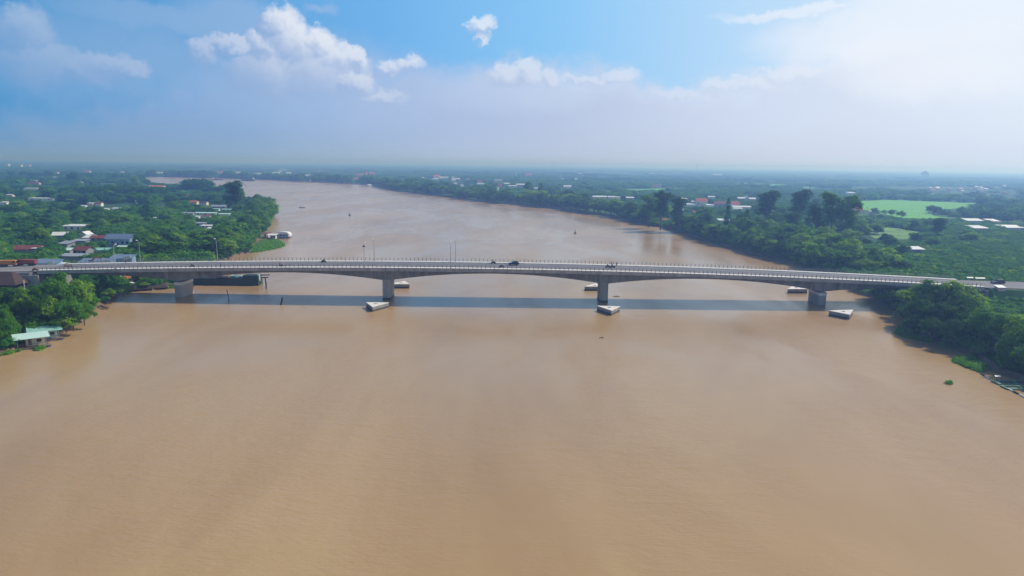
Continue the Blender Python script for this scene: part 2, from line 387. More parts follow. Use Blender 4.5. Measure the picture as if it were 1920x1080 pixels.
gm, q, b, out = new_mat('vegetated_ground')
t = q.n('ShaderNodeTexCoord'); P = t.outputs['Object']
mp = q.n('ShaderNodeMapping'); q.l(P, mp.inputs[0]); mp.inputs['Rotation'].default_value = (0, 0, R(12)); mp.inputs['Scale'].default_value = (1, 2.2, 1)
vo = q.n('ShaderNodeTexVoronoi'); vo.inputs['Scale'].default_value = 0.0035; q.l(mp.outputs[0], vo.inputs['Vector'])
f1, _ = q.noise(P, 0.006, 5, .6); f3, _ = q.noise(P, 0.15, 4, .6)
sv_ = q.n('ShaderNodeSeparateXYZ'); q.l(vo.outputs['Color'], sv_.inputs[0])
c = q.ramp(sv_.outputs[0], [(0, (.03, .09, .03, 1)), (.45, (.04, .11, .035, 1)), (.7, (.09, .20, .05, 1)), (.88, (.05, .13, .04, 1)), (1, (.13, .24, .07, 1))])
c = q.mix(q.rng(f1, .35, .65), c, (.04, .10, .034, 1)); c = q.mix(q.m('MULTIPLY', q.rng(f3, .3, .7), .5), c, (.02, .05, .018, 1))
q.l(c, b.inputs['Base Color']); b.inputs['Roughness'].default_value = 1; b.inputs['Specular IOR Level'].default_value = .1

left_px = [(0, 668), (34, 661), (62, 650), (98, 638), (128, 622), (150, 612), (168, 597), (180, 580), (205, 570), (216, 560), (240, 548),
           (262, 543), (285, 546), (310, 541), (345, 541), (352, 538), (356, 530), (362, 515), (400, 500), (452, 479), (476, 473), (470, 462), (492, 445), (505, 425),
           (516, 408), (510, 392), (490, 380), (462, 373), (440, 362), (400, 353), (345, 350), (300, 344), (268, 340), (200, 336), (100, 334), (0, 333), (-400, 331)]
right_px = [(1935, 742), (1900, 712), (1862, 700), (1822, 672), (1782, 654), (1742, 640), (1712, 630), (1698, 616), (1706, 603), (1680, 585), (1660, 571), (1640, 562),
            (1612, 549), (1590, 536), (1560, 520), (1500, 500), (1462, 489), (1400, 474), (1330, 454), (1262, 432), (1200, 419), (1140, 406), (1060, 393),
            (1000, 387), (960, 382), (900, 378), (820, 367), (740, 357), (692, 347), (620, 343), (500, 337.5), (400, 334), (270, 331.5), (150, 330), (0, 328), (-400, 325)]
LEFT = [tuple(at(x, y).xy) for x, y in left_px]
RIGHT = [tuple(at(x, y).xy) for x, y in right_px]
l0 = LEFT[0]; LEFT = [(-1200, l0[1] - 60)] + [(l0[0] - 60, l0[1] - 8)] + LEFT + [(-1200 * 3, LEFT[-1][1])]
RIGHT = [(1500, 60), (250, 110)] + RIGHT + [(-26000, RIGHT[-1][1]), (-29000, 29000), (29000, 29000), (29000, 60)]
def smoothpoly(P_):
    return P_
def inside(P_, x, y):
    c = False; j = len(P_) - 1
    for i in range(len(P_)):
        xi, yi = P_[i]; xj, yj = P_[j]
        if (yi > y) != (yj > y) and x < (xj - xi) * (y - yi) / (yj - yi) + xi: c = not c
        j = i
    return c
def land(P_, name, m=gm, z1=GZ, z0=-.6, slope=2.2, kind='structure'):
    """flat top, sloping bank round it"""
    n = len(P_)
    area = sum(P_[i][0] * P_[(i + 1) % n][1] - P_[(i + 1) % n][0] * P_[i][1] for i in range(n))
    sg = 1 if area > 0 else -1
    inn = []
    for i in range(n):
        a, b_, c_ = Vector(P_[i - 1]), Vector(P_[i]), Vector(P_[(i + 1) % n])
        nn = Vector((0, 0))
        for u in (b_ - a, c_ - b_):
            if u.length > 0: nn += Vector((-u.y, u.x)).normalized() * sg
        nn = nn.normalized() if nn.length > 0 else nn
        inn.append(b_ + nn * slope)
    tri = tessellate_polygon([[Vector((p.x, p.y, 0)) for p in inn]])
    mb = MB(); mb.add([(p.x, p.y, z1) for p in inn] + [(x, y, z0) for x, y in P_], [tuple(t_) for t_ in tri] + [(i, (i + 1) % n, n + (i + 1) % n, n + i) for i in range(n)])
    o = mb.build(name, m); o.data.materials.append(M['mud']); k = len(tri)
    o.data.polygons.foreach_set('material_index', [0] * k + [1] * (len(o.data.polygons) - k)); return tag(o, kind=kind)
land(LEFT, 'ground'); land(RIGHT, 'ground')

def sheet(name, px_poly, m, z, **kw):
    pts = [at(x, y, z) for x, y in px_poly]
    tri = tessellate_polygon([[Vector((p.x, p.y, 0)) for p in pts]])
    o = MB().add(pts, [tuple(t_) for t_ in tri]).build(name, m); return tag(o, kind='structure')
FIELDS = [[(1590, 378), (1665, 374.5), (1832, 381), (1806, 389), (1738, 397), (1752, 405), (1790, 410), (1700, 411), (1650, 400), (1612, 391)],
          [(1612, 430), (1670, 425), (1710, 433), (1760, 441), (1700, 449), (1640, 447)],
          [(1370, 343), (1452, 345), (1540, 353), (1455, 352), (1375, 349)],
          [(1100, 341), (1180, 340), (1290, 342), (1200, 345)],
          [(1150, 356), (1280, 352), (1300, 356), (1180, 361)]]
for i, f_ in enumerate(FIELDS): sheet('field', f_, M['pasture' if i == 1 else 'meadow'], GZ + .3)

# ------------------------------------------------------------------ bridge
X0B, YN, YF = -20.0, 240.0, 257.3
XL, XR = -164.0, 163.5
def zpar(X): return 12.2 - 1.236e-4 * (X - X0B) ** 2
def zroad(X): return zpar(X) - 0.32
PIERX = [atY(333.5, 545, 243.8).x, atY(724, 545, 243.8).x, atY(1133.5, 545, 243.8).x, atY(1544.5, 545, 243.8).x]
bridge = thing('road_bridge', 'long grey concrete girder bridge crossing the brown river on four piers', 'bridge', (X0B, (YN + YF) / 2, 0))
LX = lambda X: X - X0B
YC = (YN + YF) / 2; HW = (YF - YN) / 2
st = sorted(set([XL + (XR - XL) * i / 120 for i in range(121)] + PIERX))
def sw(prof, xs=st):
    """prof(X) -> list of (y, z) local; swept along x"""
    return MB().sweep([[(LX(X), y, z) for y, z in prof(X)] for X in xs])
sw(lambda X: [(-HW, zroad(X) - .35), (-HW, zroad(X)), (HW, zroad(X)), (HW, zroad(X) - .35), (5.0, zroad(X) - .62), (-5.0, zroad(X) - .62)]).build('deck_slab', M['concrete'], bridge)
for s in (-1, 1):
    sw(lambda X: [(s * (HW + .12), zpar(X) - 1.15), (s * (HW + .12), zpar(X) - .01), (s * (HW - .25), zpar(X) - .01), (s * (HW - .25), zroad(X) - .2), (s * (HW + .004), zroad(X) - .2), (s * (HW + .004), zpar(X) - 1.15)]).build('edge_beam', M['concrete'], bridge)
    sw(lambda X: [(s * (HW + .14), zpar(X) - .008), (s * (HW + .14), zpar(X) + .10), (s * (HW - 2.0), zpar(X) + .10), (s * (HW - 2.0), zroad(X) + .004), (s * (HW - 1.8), zroad(X) + .004), (s * (HW - 1.8), zpar(X) - .008)]).build('walkway', M['concrete_light'], bridge)
sw(lambda X: [(-HW + 2.01, zroad(X) + .01), (-HW + 2.01, zroad(X) + .05), (HW - 2.01, zroad(X) + .05), (HW - 2.01, zroad(X) + .01)]).build('roadway', M['asphalt'], bridge)
mk = MB()
for s in (-1, 1):
    mk.sweep([[(LX(X), s * 6.2 - .1, zroad(X) + .055), (LX(X), s * 6.2 + .1, zroad(X) + .055), (LX(X), s * 6.2 + .1, zroad(X) + .06), (LX(X), s * 6.2 - .1, zroad(X) + .06)] for X in st])
X = XL + 2
while X < XR - 4:
    mk.sweep([[(LX(x_), -.08, zroad(x_) + .055), (LX(x_), .08, zroad(x_) + .055), (LX(x_), .08, zroad(x_) + .06), (LX(x_), -.08, zroad(x_) + .06)] for x_ in (X, X + 2)])
    X += 6
mk.build('lane_marking', M['paint'], bridge)
def gdepth(X):
    dp = min(abs(X - p) for p in PIERX); return 1.4 + 2.9 * max(0, 1 - dp / 38.0) ** 2
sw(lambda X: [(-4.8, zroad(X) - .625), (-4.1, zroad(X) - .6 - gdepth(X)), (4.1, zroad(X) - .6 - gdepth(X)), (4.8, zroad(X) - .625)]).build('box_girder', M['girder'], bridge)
for k, px_ in enumerate(PIERX):
    top = zroad(px_) - .6 - gdepth(px_)
    pz = top + .35 if k in (1, 2) else top - .28
    mb = MB().box(LX(px_), 0, (pz - 4) / 2, 2.7, 8.6, pz + 4)
    o = mb.build('pier', M['concrete'], bridge)
    if k in (0, 3):
        for yb in (-2.8, 2.8): MB().box(LX(px_), yb, top - .14, .9, .9, .276).build('bearing', M['black'], o)
        MB().box(LX(px_), 0, pz - .65, 2.9, 8.8, .9).build('pier_cap', M['concrete_light'], o)
    else:
        MB().box(LX(px_), 0, 0, 2.76, 8.66, 1.6).build('tide_stain', M['tide'], o)
for (X, w_) in ((XL - .8, 1.6), (XR + .8, 1.6)):
    MB().box(LX(X), 0, (zroad(X) - .8) / 2, w_, YF - YN + .6, zroad(X) - .7).build('abutment', M['concrete_dark'], bridge)
# railings: low steel posts on the parapets with a pipe rail; one post every 1.5 m
for s in (-1, 1):
    hp = 1.05
    y_ = s * (HW + .02)
    rail = MB()
    rh = [hp, hp * .55]
    for r_ in rh: rail.path([(LX(X), y_, zpar(X) + .1 + r_) for X in st[::3] + [st[-1]]], .03, 4)
    ro = rail.build('railing', M['greysteel'] if s < 0 else M['galv'], bridge)
    n_ = int((XR - XL) / 1.5); xs = [XL + .4 + i * 1.5 for i in range(n_)]
    xs.sort(key=lambda v: abs(v - (-10)))
    pm = MB().box(0, 0, hp / 2, .15, .15, hp).mesh('railing_post', M['greysteel'])
    for X in xs[:50]: link('railing_post', pm, ro, (LX(X), y_, zpar(X) + .1))
    rest = MB()
    for X in xs[50:]: rest.box(LX(X), y_, zpar(X) + .1 + hp / 2, .15, .15, hp)
    tag(rest.build('railing_post_row', M['greysteel'], ro), kind='stuff')
# drain pipes on the near face
for px_ in (371, 1013, 630, 1480):
    X = atY(px_, 505, YN).x
    MB().tube((LX(X), -HW - .2, zpar(X) - .1), (LX(X), -HW - .2, zpar(X) - .55), .1).build('drain_spout', M['concrete_light'], bridge)

# approach embankments with road, left and right
def ramp_block(name, X0, X1, z0, z1, y0, y1, m, skirt=5.0):
    mb = MB(); n = 14; secs = []
    for i in range(n + 1):
        X = X0 + (X1 - X0) * i / n; z = z0 + (z1 - z0) * i / n
        secs.append([(X, y0 - skirt, .3), (X, y0, z), (X, y1, z), (X, y1 + skirt, .3)])
    return tag(mb.sweep(secs).build(name, m), kind='structure')
zl, zr_ = zroad(XL), zroad(XR)
ramp_block('embankment', XL - 1.7, -420, zl - .3, 4.5, YN - 1.5, YF + 1.5, M['earthroad'], 4)
ramp_block('embankment', XR + 1.7, 420, zr_ - .3, 3.0, YN - 1.0, YF + 1.5, M['grassy'], 4)
def strip(name, X0, X1, z0, z1, y0, y1, m):
    secs = [[(X0 + (X1 - X0) * i / 10, y0, z0 + (z1 - z0) * i / 10), (X0 + (X1 - X0) * i / 10, y1, z0 + (z1 - z0) * i / 10), (X0 + (X1 - X0) * i / 10, y1, z0 + (z1 - z0) * i / 10 - .2), (X0 + (X1 - X0) * i / 10, y0, z0 + (z1 - z0) * i / 10 - .2)] for i in range(11)]
    return tag(MB().sweep(secs).build(name, m), kind='structure')
strip('road', XL, -420, zl + .03, 4.8, YN + .3, YF - .3, M['earthroad'])
strip('road', XR, 420, zr_ + .03, 3.3, YN + .6, YF - .6, M['asphalt'])

# triangular pier guards standing in the water
def guard(px3, zt, label, shift=0.0, rz=0.0):
    P3 = [at(x, y, zt) for x, y in px3]
    c = sum((p for p in P3), Vector()) / 3
    o = thing('pier_guard', label, 'pier guard', (c.x + shift, c.y, 0), rz, 'triangular concrete guards around the bridge piers')
    pl = [((p - c).x, (p - c).y) for p in P3]
    MB().prism(pl, -2, zt - .25).build('body', M['concrete_dark'], o)
    MB().prism([(x * 1.012, y * 1.012) for x, y in pl], -1.5, .55).build('tide_stain', M['tide'], o)
    MB().prism([(x * 1.03, y * 1.03) for x, y in pl], zt - .246, zt).build('top_slab', M['concrete_light'], o)
    MB().prism([(x * .16, y * .16) for x, y in pl], zt + .004, zt + .12).build('hatch', M['concrete_dark'], o)
    return o
N3 = [(1119.8, 573.1), (1162.2, 574.2), (1146.7, 582)]
F3 = [(1477, 541.7), (1514, 541.7), (1487, 535.8)]
guard([(686.7, 566.7), (728.5, 567), (698.5, 575)], 1.7, 'pier guard in front of the second pier from the left bank')
guard(N3, 1.7, 'bright topped pier guard in front of the third pier from the left bank')
guard([(1554.7, 582), (1599.5, 580.5), (1593, 589.5)], 1.7, 'pier guard in front of the fourth pier beside the right bank')
f3 = sum((at(x, y, 1.7) for x, y in F3), Vector()) / 3
guard(F3, 1.7, 'pier guard behind the bridge left of the fourth pier')
for pxx, pyy, lab in ((1114, 541, 'pier guard behind the bridge half hidden by the third pier'), (747, 530, 'pier guard behind the bridge half hidden by the second pier')):
    guard(F3, 1.7, lab, at(pxx, pyy, 1.7).x - at(1492, 541.7, 1.7).x)

# ------------------------------------------------------------------ haze
hz = bpy.data.materials.new('haze'); hz.use_nodes = True; hz.node_tree.nodes.clear(); q = NT(hz.node_tree)
pv = q.n('ShaderNodeVolumePrincipled'); ho = q.n('ShaderNodeOutputMaterial'); q.l(pv.outputs[0], ho.inputs['Volume'])
pv.inputs['Color'].default_value = (.25, .46, .95, 1); pv.inputs['Absorption Color'].default_value = (.74, .74, .74, 1); pv.inputs['Density'].default_value = 0.00050; pv.inputs['Anisotropy'].default_value = 0.52
hb = MB().box(0, 14600, 34, 60600, 31000, 72).build('haze', hz); tag(hb, kind='stuff')

# ------------------------------------------------------------------ foliage
def leaf_cloud(name, lobes, nclump, per, leaf, clump_r, m, seed, fill=0.55, up=0.35, flat=1.0):
    """many leaf-sized faces in clumps through the outer part of a set of lobes (cx, cy, cz, rx, ry, rz)"""
    g = np.random.default_rng(seed); lob = np.array([l[:6] for l in lobes], float)
    w = (lob[:, 3] * lob[:, 4] * lob[:, 5]) ** (2 / 3); w /= w.sum()
    k = g.choice(len(lob), nclump, p=w)
    d = g.normal(size=(nclump, 3)); d /= np.linalg.norm(d, axis=1)[:, None]
    d[:, 2] = np.where(g.random(nclump) < .7, np.abs(d[:, 2]), d[:, 2])
    r = fill + (1 - fill) * g.random(nclump) ** .6
    cc = lob[k, :3] + d * lob[k, 3:6] * r[:, None]
    cc = np.repeat(cc, per, 0); dd = np.repeat(d, per, 0); n = len(cc)
    off = g.normal(size=(n, 3)) * clump_r * .6; off[:, 2] *= .6 * flat
    pos = cc + off
    nr = dd * .9 + g.normal(size=(n, 3)) * .55 + off / clump_r * .4; nr[:, 2] += up
    nr /= np.linalg.norm(nr, axis=1)[:, None]
    a = np.cross(nr, g.normal(size=(n, 3))); a /= np.linalg.norm(a, axis=1)[:, None]
    b_ = np.cross(nr, a)
    s = leaf * (.6 + .8 * g.random(n))[:, None]
    asp = (.5 + .4 * g.random(n))[:, None]
    v = np.empty((n, 4, 3)); v[:, 0] = pos - a * s; v[:, 1] = pos - b_ * s * asp; v[:, 2] = pos + a * s; v[:, 3] = pos + b_ * s * asp
    me = bpy.data.meshes.new(name)
    me.vertices.add(n * 4); me.vertices.foreach_set('co', v.reshape(-1))
    me.loops.add(n * 4); me.loops.foreach_set('vertex_index', np.arange(n * 4, dtype=np.int32))
    me.polygons.add(n); me.polygons.foreach_set('loop_start', np.arange(0, n * 4, 4, dtype=np.int32)); me.polygons.foreach_set('loop_total', np.full(n, 4, dtype=np.int32))
    me.update(); me.validate(); me.materials.append(m)
    return me
def lobes_broad(seed, h, r, n):
    g = random.Random(seed); L = [(0, 0, h * .55, r * .62, r * .62, h * .36)]
    for i in range(n):
        a = 6.283 * i / n + g.uniform(-.4, .4); q_ = g.uniform(.42, .68) * r; s = g.uniform(.30, .46) * r
        L.append((q_ * math.cos(a), q_ * math.sin(a), h * g.uniform(.34, .74), s, s, s * g.uniform(.6, .9)))
    L.append((g.uniform(-.2, .2) * r, g.uniform(-.2, .2) * r, h * .84, r * .34, r * .34, h * .16))
    return L
def trunk_mesh(name, h, r, seed, spread, nl=5, base=.45):
    g = random.Random(seed); mb = MB()
    p = [(0, 0, -.3), (g.uniform(-.1, .1) * spread * .3, g.uniform(-.1, .1) * spread * .3, h * base), (g.uniform(-.1, .1) * spread, g.uniform(-.1, .1) * spread, h * .82)]
    mb.path(p, [r, r * .7, r * .22], 7)
    for i in range(nl):
        a = 6.283 * i / nl + g.uniform(-.5, .5); z0 = h * g.uniform(base * .7, .62); t = (z0 / h - base) / (.82 - base) if z0 / h > base else 0
        q0 = Vector(p[1]).lerp(Vector(p[2]), max(0, t)) if z0 / h > base else Vector(p[0]).lerp(Vector(p[1]), z0 / (h * base))
        q1 = Vector((math.cos(a) * spread * .3, math.sin(a) * spread * .3, z0 + h * .12)); q2 = Vector((math.cos(a) * spread * .6, math.sin(a) * spread * .6, z0 + h * .2))
        mb.path([q0, q1, q2], [r * .4, r * .26, r * .1], 5)
    return mb.mesh(name, M['bark'])
KINDS = {}
def add_kind(k, h, r, crowns, trunks): KINDS[k] = (h, r, crowns, trunks)
# near broad trees, fine leaves
add_kind('near', 9, 4.6, [leaf_cloud('crown', lobes_broad(s, 9, 4.6, 9), 210, 22, .26, .62, M[mm], s, .7, .85) for s, mm in ((1, 'leaf_lit'), (2, 'leaf'), (3, 'leaf_lit'), (4, 'leaf_lit'))],
         [trunk_mesh('trunk', 9, .22, s, 4.2) for s in (1, 2)])
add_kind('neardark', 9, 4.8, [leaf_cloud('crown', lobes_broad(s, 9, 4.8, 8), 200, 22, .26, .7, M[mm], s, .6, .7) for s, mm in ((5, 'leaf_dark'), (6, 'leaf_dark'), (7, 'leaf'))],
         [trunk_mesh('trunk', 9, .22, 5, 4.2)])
add_kind('broad', 9, 5.0, [leaf_cloud('crown', lobes_broad(s, 9, 5.0, 8), 130, 12, .46, .9, M[mm], s, .62, .7) for s, mm in ((11, 'leaf'), (12, 'leaf_dark'), (13, 'leaf'), (14, 'leaf_lit'), (15, 'leaf'))],
         [trunk_mesh('trunk', 9, .24, 11, 4.6), trunk_mesh('trunk', 9, .24, 12, 4.6)])
def lobes_tall(seed, h, r):
    g = random.Random(seed); L = []
    for i in range(8):
        a = g.uniform(0, 6.28); z = h * (.42 + .5 * i / 7); q_ = g.uniform(.1, .5) * r; s = r * g.uniform(.34, .55)
        L.append((q_ * math.cos(a), q_ * math.sin(a), z, s, s, s * .8))
    L.append((0, 0, h * .88, r * .6, r * .6, h * .09)); return L
add_kind('tall', 18, 5.2, [leaf_cloud('crown', lobes_tall(s, 18, 5.6), 170, 15, .46, 1.0, M['leaf' if s == 22 else 'leaf_dark'], s, .5, .6) for s in (21, 22, 23)],
         [trunk_mesh('trunk', 17, .32, 21, 3.5, 7, .5)])
def lobes_cone(h, r):
    return [(0, 0, h * (.14 + .1 * i), r * (1 - .095 * i), r * (1 - .095 * i), h * .08) for i in range(9)]
add_kind('cone', 12, 2.4, [leaf_cloud('crown', lobes_cone(12, 2.4), 110, 12, .36, .5, M['leaf_dark'], 31, .6)], [trunk_mesh('trunk', 11.5, .18, 31, 1.0, 3, .5)])
add_kind('dome', 14, 9.5, [leaf_cloud('crown', lobes_broad(41, 14, 9.5, 12), 300, 14, .55, 1.1, M['leaf_dark'], 41, .75)], [trunk_mesh('trunk', 13, .5, 41, 8, 8)])
# palms and banana plants: arching fronds
def frond_mesh(name, h, n, length, width, m, seed, z0=None):
    g = random.Random(seed); mb = MB()
    for i in range(n):
        a = 6.283 * i / n + g.uniform(-.3, .3); lift = g.uniform(.2, 1.0); p = Vector((0, 0, h)); pts = []
        for k in range(6):
            t = k / 5; pts.append(Vector((math.cos(a) * length * t, math.sin(a) * length * t, h + length * (lift * t - 1.05 * t * t * (.5 + .5 * lift)))))
        sd_ = Vector((-math.sin(a), math.cos(a), 0))
        vs, fs = [], []
        for k, p in enumerate(pts):
            w_ = width * math.sin(math.pi * (.12 + .85 * k / 5)); vs += [p - sd_ * w_ - Vector((0, 0, w_ * .45)), p, p + sd_ * w_ - Vector((0, 0, w_ * .45))]
        for k in range(5): fs += [(3 * k, 3 * k + 3, 3 * k + 4, 3 * k + 1), (3 * k + 1, 3 * k + 4, 3 * k + 5, 3 * k + 2)]
        mb.add(vs, fs)
    me = bpy.data.meshes.new(name); me.from_pydata(mb.v, [], mb.f); me.materials.append(m); return me
add_kind('palm', 9, 3, [frond_mesh('fronds', 7.6, 16, 3.6, .55, M['leaf'], s) for s in (51, 52)], [MB().path([(0, 0, -.3), (.25, .1, 3.5), (.5, 0, 7.6)], [.22, .15, .12], 6).mesh('trunk', M['bark'])])
add_kind('banana', 4.2, 2.2, [frond_mesh('fronds', 2.2, 11, 2.5, .5, M['leaf_pale'], s) for s in (54, 55)], [MB().path([(0, 0, -.3), (.05, .05, 2.3)], [.18, .1], 6).mesh('trunk', M['bark'])])

KEEP = []          # (px0, px1, y of the lowest part that must stay visible, distance Y)
def clear_of(x, y, ztop, r):
    a = proj((x - r * .8, y, ztop)); b_ = proj((x + r * .8, y, ztop))
    for (k0, k1, kb, ky) in KEEP:
        if y < ky + 3 and b_[0] > k0 and a[0] < k1 and a[1] < kb: return False
    return True
N_TREE = {}
def plant(kind, x, y, h, label, cat, group, wide=1.0, idx=None, rz=None, z=None):
    H_, R_, crowns, trunks = KINDS[kind]; s = h / H_
    i = rnd.randrange(len(crowns)) if idx is None else idx % len(crowns)
    nm = {'near': 'bushy_tree', 'neardark': 'dark_tree', 'palm': 'palm_tree', 'banana': 'banana_plant', 'cone': 'conical_tree', 'dome': 'broad_tree', 'tall': 'tall_tree'}.get(kind, 'leafy_tree')
    o = thing(nm, label, cat, (x, y, GZ - .1 if z is None else z), rnd.uniform(0, 6.28) if rz is None else rz, group, (s * wide, s * wide, s))
    link('crown', crowns[i], o); link('trunk', trunks[i % len(trunks)], o)
    N_TREE[kind] = N_TREE.get(kind, 0) + 1
    return o
def plant_px(kind, px, pb, pt, label, cat='tree', group=None, wide=None, idx=None):
    """a tree whose foot shows at (px, pb) and whose top reaches the height pt in the photograph"""
    p = at(px, pb, GZ); top = atY(px, pt, p.y).z
    h = top - GZ; H_, R_, *_r = KINDS[kind]
    w_ = 1.0 if wide is None else (wide / 2 * p.y / FPX / math.cos(PITCH)) / (R_ * h / H_)
    return plant(kind, p.x, p.y, h, label, cat, group, w_, idx)

# ------------------------------------------------------------------ buildings
def roof_gable(L, D, zh, rh, ov=.5, th=.12):
    mb = MB()
    for s in (-1, 1):
        y0, y1 = s * (D / 2 + ov), 0; z0, z1 = zh - rh * ov / (D / 2), zh + rh
        xs = (-L / 2 - ov, L / 2 + ov)
        vs = [(xs[0], y0, z0), (xs[1], y0, z0), (xs[1], y1, z1), (xs[0], y1, z1)]
        vs += [(x, y, z + th) for x, y, z in vs]
        mb.add(vs, [(0, 1, 2, 3), (4, 5, 6, 7), (0, 1, 5, 4), (1, 2, 6, 5), (2, 3, 7, 6), (3, 0, 4, 7)])
    return mb
def walls_gable(L, D, zh, rh):
    a, b_ = L / 2, D / 2
    return MB().add([(-a, -b_, 0), (a, -b_, 0), (a, b_, 0), (-a, b_, 0), (-a, -b_, zh), (a, -b_, zh), (a, b_, zh), (-a, b_, zh), (-a, 0, zh + rh), (a, 0, zh + rh)],
                    [(0, 1, 5, 4), (2, 3, 7, 6), (1, 2, 6, 9, 5), (3, 0, 4, 8, 7), (0, 1, 2, 3)])
def building(name, label, px, py, wpx, depth, hw, hr, wall, roof, kind='gable', rz=0.0, cat='house', group=None, wins=0, z=GZ, show=None, pad=0, ov=.5):
    """px, py: the middle of the front's foot in the photograph; wpx: width in pixels; metres for the rest"""
    p = at(px, py, z); s = p.y / FPX / math.cos(PITCH) * .985; L = wpx * s
    o = thing(name, label, cat, (p.x, p.y + depth / 2, z), rz, group)
    if kind == 'gable':
        walls_gable(L, depth, hw, hr).build('wall', M[wall], o); r_ = roof_gable(L, depth, hw, hr, ov).build('roof', M[roof], o)
    elif kind == 'cross':     # gable end to the viewer
        w_ = walls_gable(depth, L, hw, hr); me = w_.build('wall', M[wall], o); me.rotation_euler = (0, 0, math.pi / 2)
        r_ = roof_gable(depth, L, hw, hr, ov).build('roof', M[roof], o); r_.rotation_euler = (0, 0, math.pi / 2)
    elif kind == 'shed':      # one slope, falling to the front
        MB().add([(-L / 2, -depth / 2, 0), (L / 2, -depth / 2, 0), (L / 2, depth / 2, 0), (-L / 2, depth / 2, 0), (-L / 2, -depth / 2, hw), (L / 2, -depth / 2, hw), (L / 2, depth / 2, hw + hr), (-L / 2, depth / 2, hw + hr)],
                 [(0, 1, 5, 4), (1, 2, 6, 5), (2, 3, 7, 6), (3, 0, 4, 7), (0, 1, 2, 3)]).build('wall', M[wall], o)
        a, k = L / 2 + ov, hr / depth
        vs = [(-a, -depth / 2 - ov, hw - k * ov + .02), (a, -depth / 2 - ov, hw - k * ov + .02), (a, depth / 2 + ov, hw + hr + k * ov + .02), (-a, depth / 2 + ov, hw + hr + k * ov + .02)]
        vs += [(x, y, z_ + .12) for x, y, z_ in vs]
        MB().add(vs, [(0, 1, 2, 3), (4, 5, 6, 7), (0, 1, 5, 4), (1, 2, 6, 5), (2, 3, 7, 6), (3, 0, 4, 7)]).build('roof', M[roof], o)
    elif kind == 'hip':
        MB().box(0, 0, hw / 2, L, depth, hw).build('wall', M[wall], o)
        a, b2, c2 = L / 2 + ov, depth / 2 + ov, L / 2 - depth * .42
        MB().add([(-a, -b2, hw), (a, -b2, hw), (a, b2, hw), (-a, b2, hw), (-c2, 0, hw + hr), (c2, 0, hw + hr)], [(0, 1, 5, 4), (2, 3, 4, 5), (1, 2, 5), (3, 0, 4), (3, 2, 1, 0)]).build('roof', M[roof], o)
    elif kind == 'open':      # roof on posts
        for sx in (-1, 1):
            for sy in (-1, 1): MB().box(sx * (L / 2 - .2), sy * (depth / 2 - .2), hw / 2, .15, .15, hw).build('post', M['timber'], o)
        roof_gable(L, depth, hw, hr, ov).build('roof', M[roof], o)
    elif kind == 'flat':
        MB().box(0, 0, hw / 2, L, depth, hw).build('wall', M[wall], o)
        MB().box(0, 0, hw + .1, L + .3, depth + .3, .2).box(0, -depth / 2 - .05, hw + .45, L + .3, .2, .5).build('roof', M[roof], o)
    if wins:
        yy = -depth / 2 - .03
        for i in range(wins):
            xx = -L / 2 + L * (i + .5) / wins
            if i == wins // 2:
                MB().box(xx, yy, 1.1, 1.0, .08, 2.1).build('door', M['timber'], o)
            else:
                w_ = MB().box(xx, yy, hw * .55, min(1.3, L / wins * .5), .08, 1.2).build('window', M['glass'], o)
                MB().box(xx, yy - .03, hw * .55 - .66, min(1.6, L / wins * .6), .14, .1).build('sill', M['concrete_light'], w_)
    ht = show if show is not None else hw * .35
    KEEP.append((px - wpx / 2 - pad, px + wpx / 2 + pad, proj((p.x, p.y, z + ht))[1], p.y))
    return o
B = building
# --- left bank, by the bridge head
B('village_house', 'blue grey gabled house with white trimmed porch above the bridge', 221, 463, 46, 7, 4.4, 2.3, 'bluewall', 'roof_blue', 'gable', wins=5, show=0.2)
B('porch_roof', 'mint flat awning in front of the blue grey house', 236, 466, 30, 3, 1.0, .4, 'greywall', 'roof_mint', 'open', cat='awning', show=1.0)
B('village_house', 'low house with dark maroon roof joined to the blue house', 186, 454, 34, 6, 2.4, 1.2, 'greywall', 'roof_maroon', wins=3)
B('village_house', 'white walled flat roofed house with a red brown parapet in trees', 140, 432, 44, 7, 2.8, .6, 'white', 'roof_white', 'shed', wins=4, rz=.1)
B('village_house', 'small white gable house beside the long white house', 156, 449, 14, 6, 3.0, 1.5, 'cream', 'roof_white', 'cross')
B('village_house', 'pale tin roofed hut below the small white gable house', 163, 453, 15, 5, 2.2, 1.0, 'white', 'roof_white', 'shed')
B('tin_shed', 'long narrow pale tin shed roof slanting through the trees', 108, 449, 24, 5, 2.4, 1.3, 'greywall', 'roof_white', 'shed', rz=.35, cat='shed')
B('tin_shed', 'dark grey tin shed behind the maroon roofed house', 148, 457, 26, 4, 1.6, .5, 'greywall', 'roof_grey', 'shed', cat='shed')
B('village_house', 'orange brown tiled gable house with pale green front', 152, 478, 30, 6, 2.4, 1.6, 'greywall', 'roof_maroon', 'gable', wins=3, rz=-.25)
B('tin_shed', 'pale green metal shed roof beside the orange brown house', 188, 476, 32, 5, 1.8, .5, 'greywall', 'roof_green', 'shed', cat='shed', rz=.15)
B('tin_shed', 'pale roofed lean-to left of the orange brown house', 120, 476, 22, 4, 1.8, .6, 'greywall', 'roof_mint', 'shed', cat='shed')
B('tin_shed', 'grey tin walled workshop behind the excavator', 134, 491, 48, 5, 2.6, .5, 'greywall', 'roof_grey', 'shed', cat='shed')
B('village_house', 'reddish brown gable house with pale gable standing alone in trees', 46, 474, 46, 7, 1.8, 1.6, 'greywall', 'roof_maroon', 'gable', rz=.12)
B('tin_shed', 'tiny white shed attached to the lone reddish house', 66, 474, 10, 4, 2.2, .5, 'white', 'roof_white', 'shed', cat='shed')
B('tin_shed', 'grey roofed hut with small skylights among bushes', 120, 464, 22, 5, 2.0, .8, 'greywall', 'roof_grey', 'shed', cat='shed', rz=-.3)
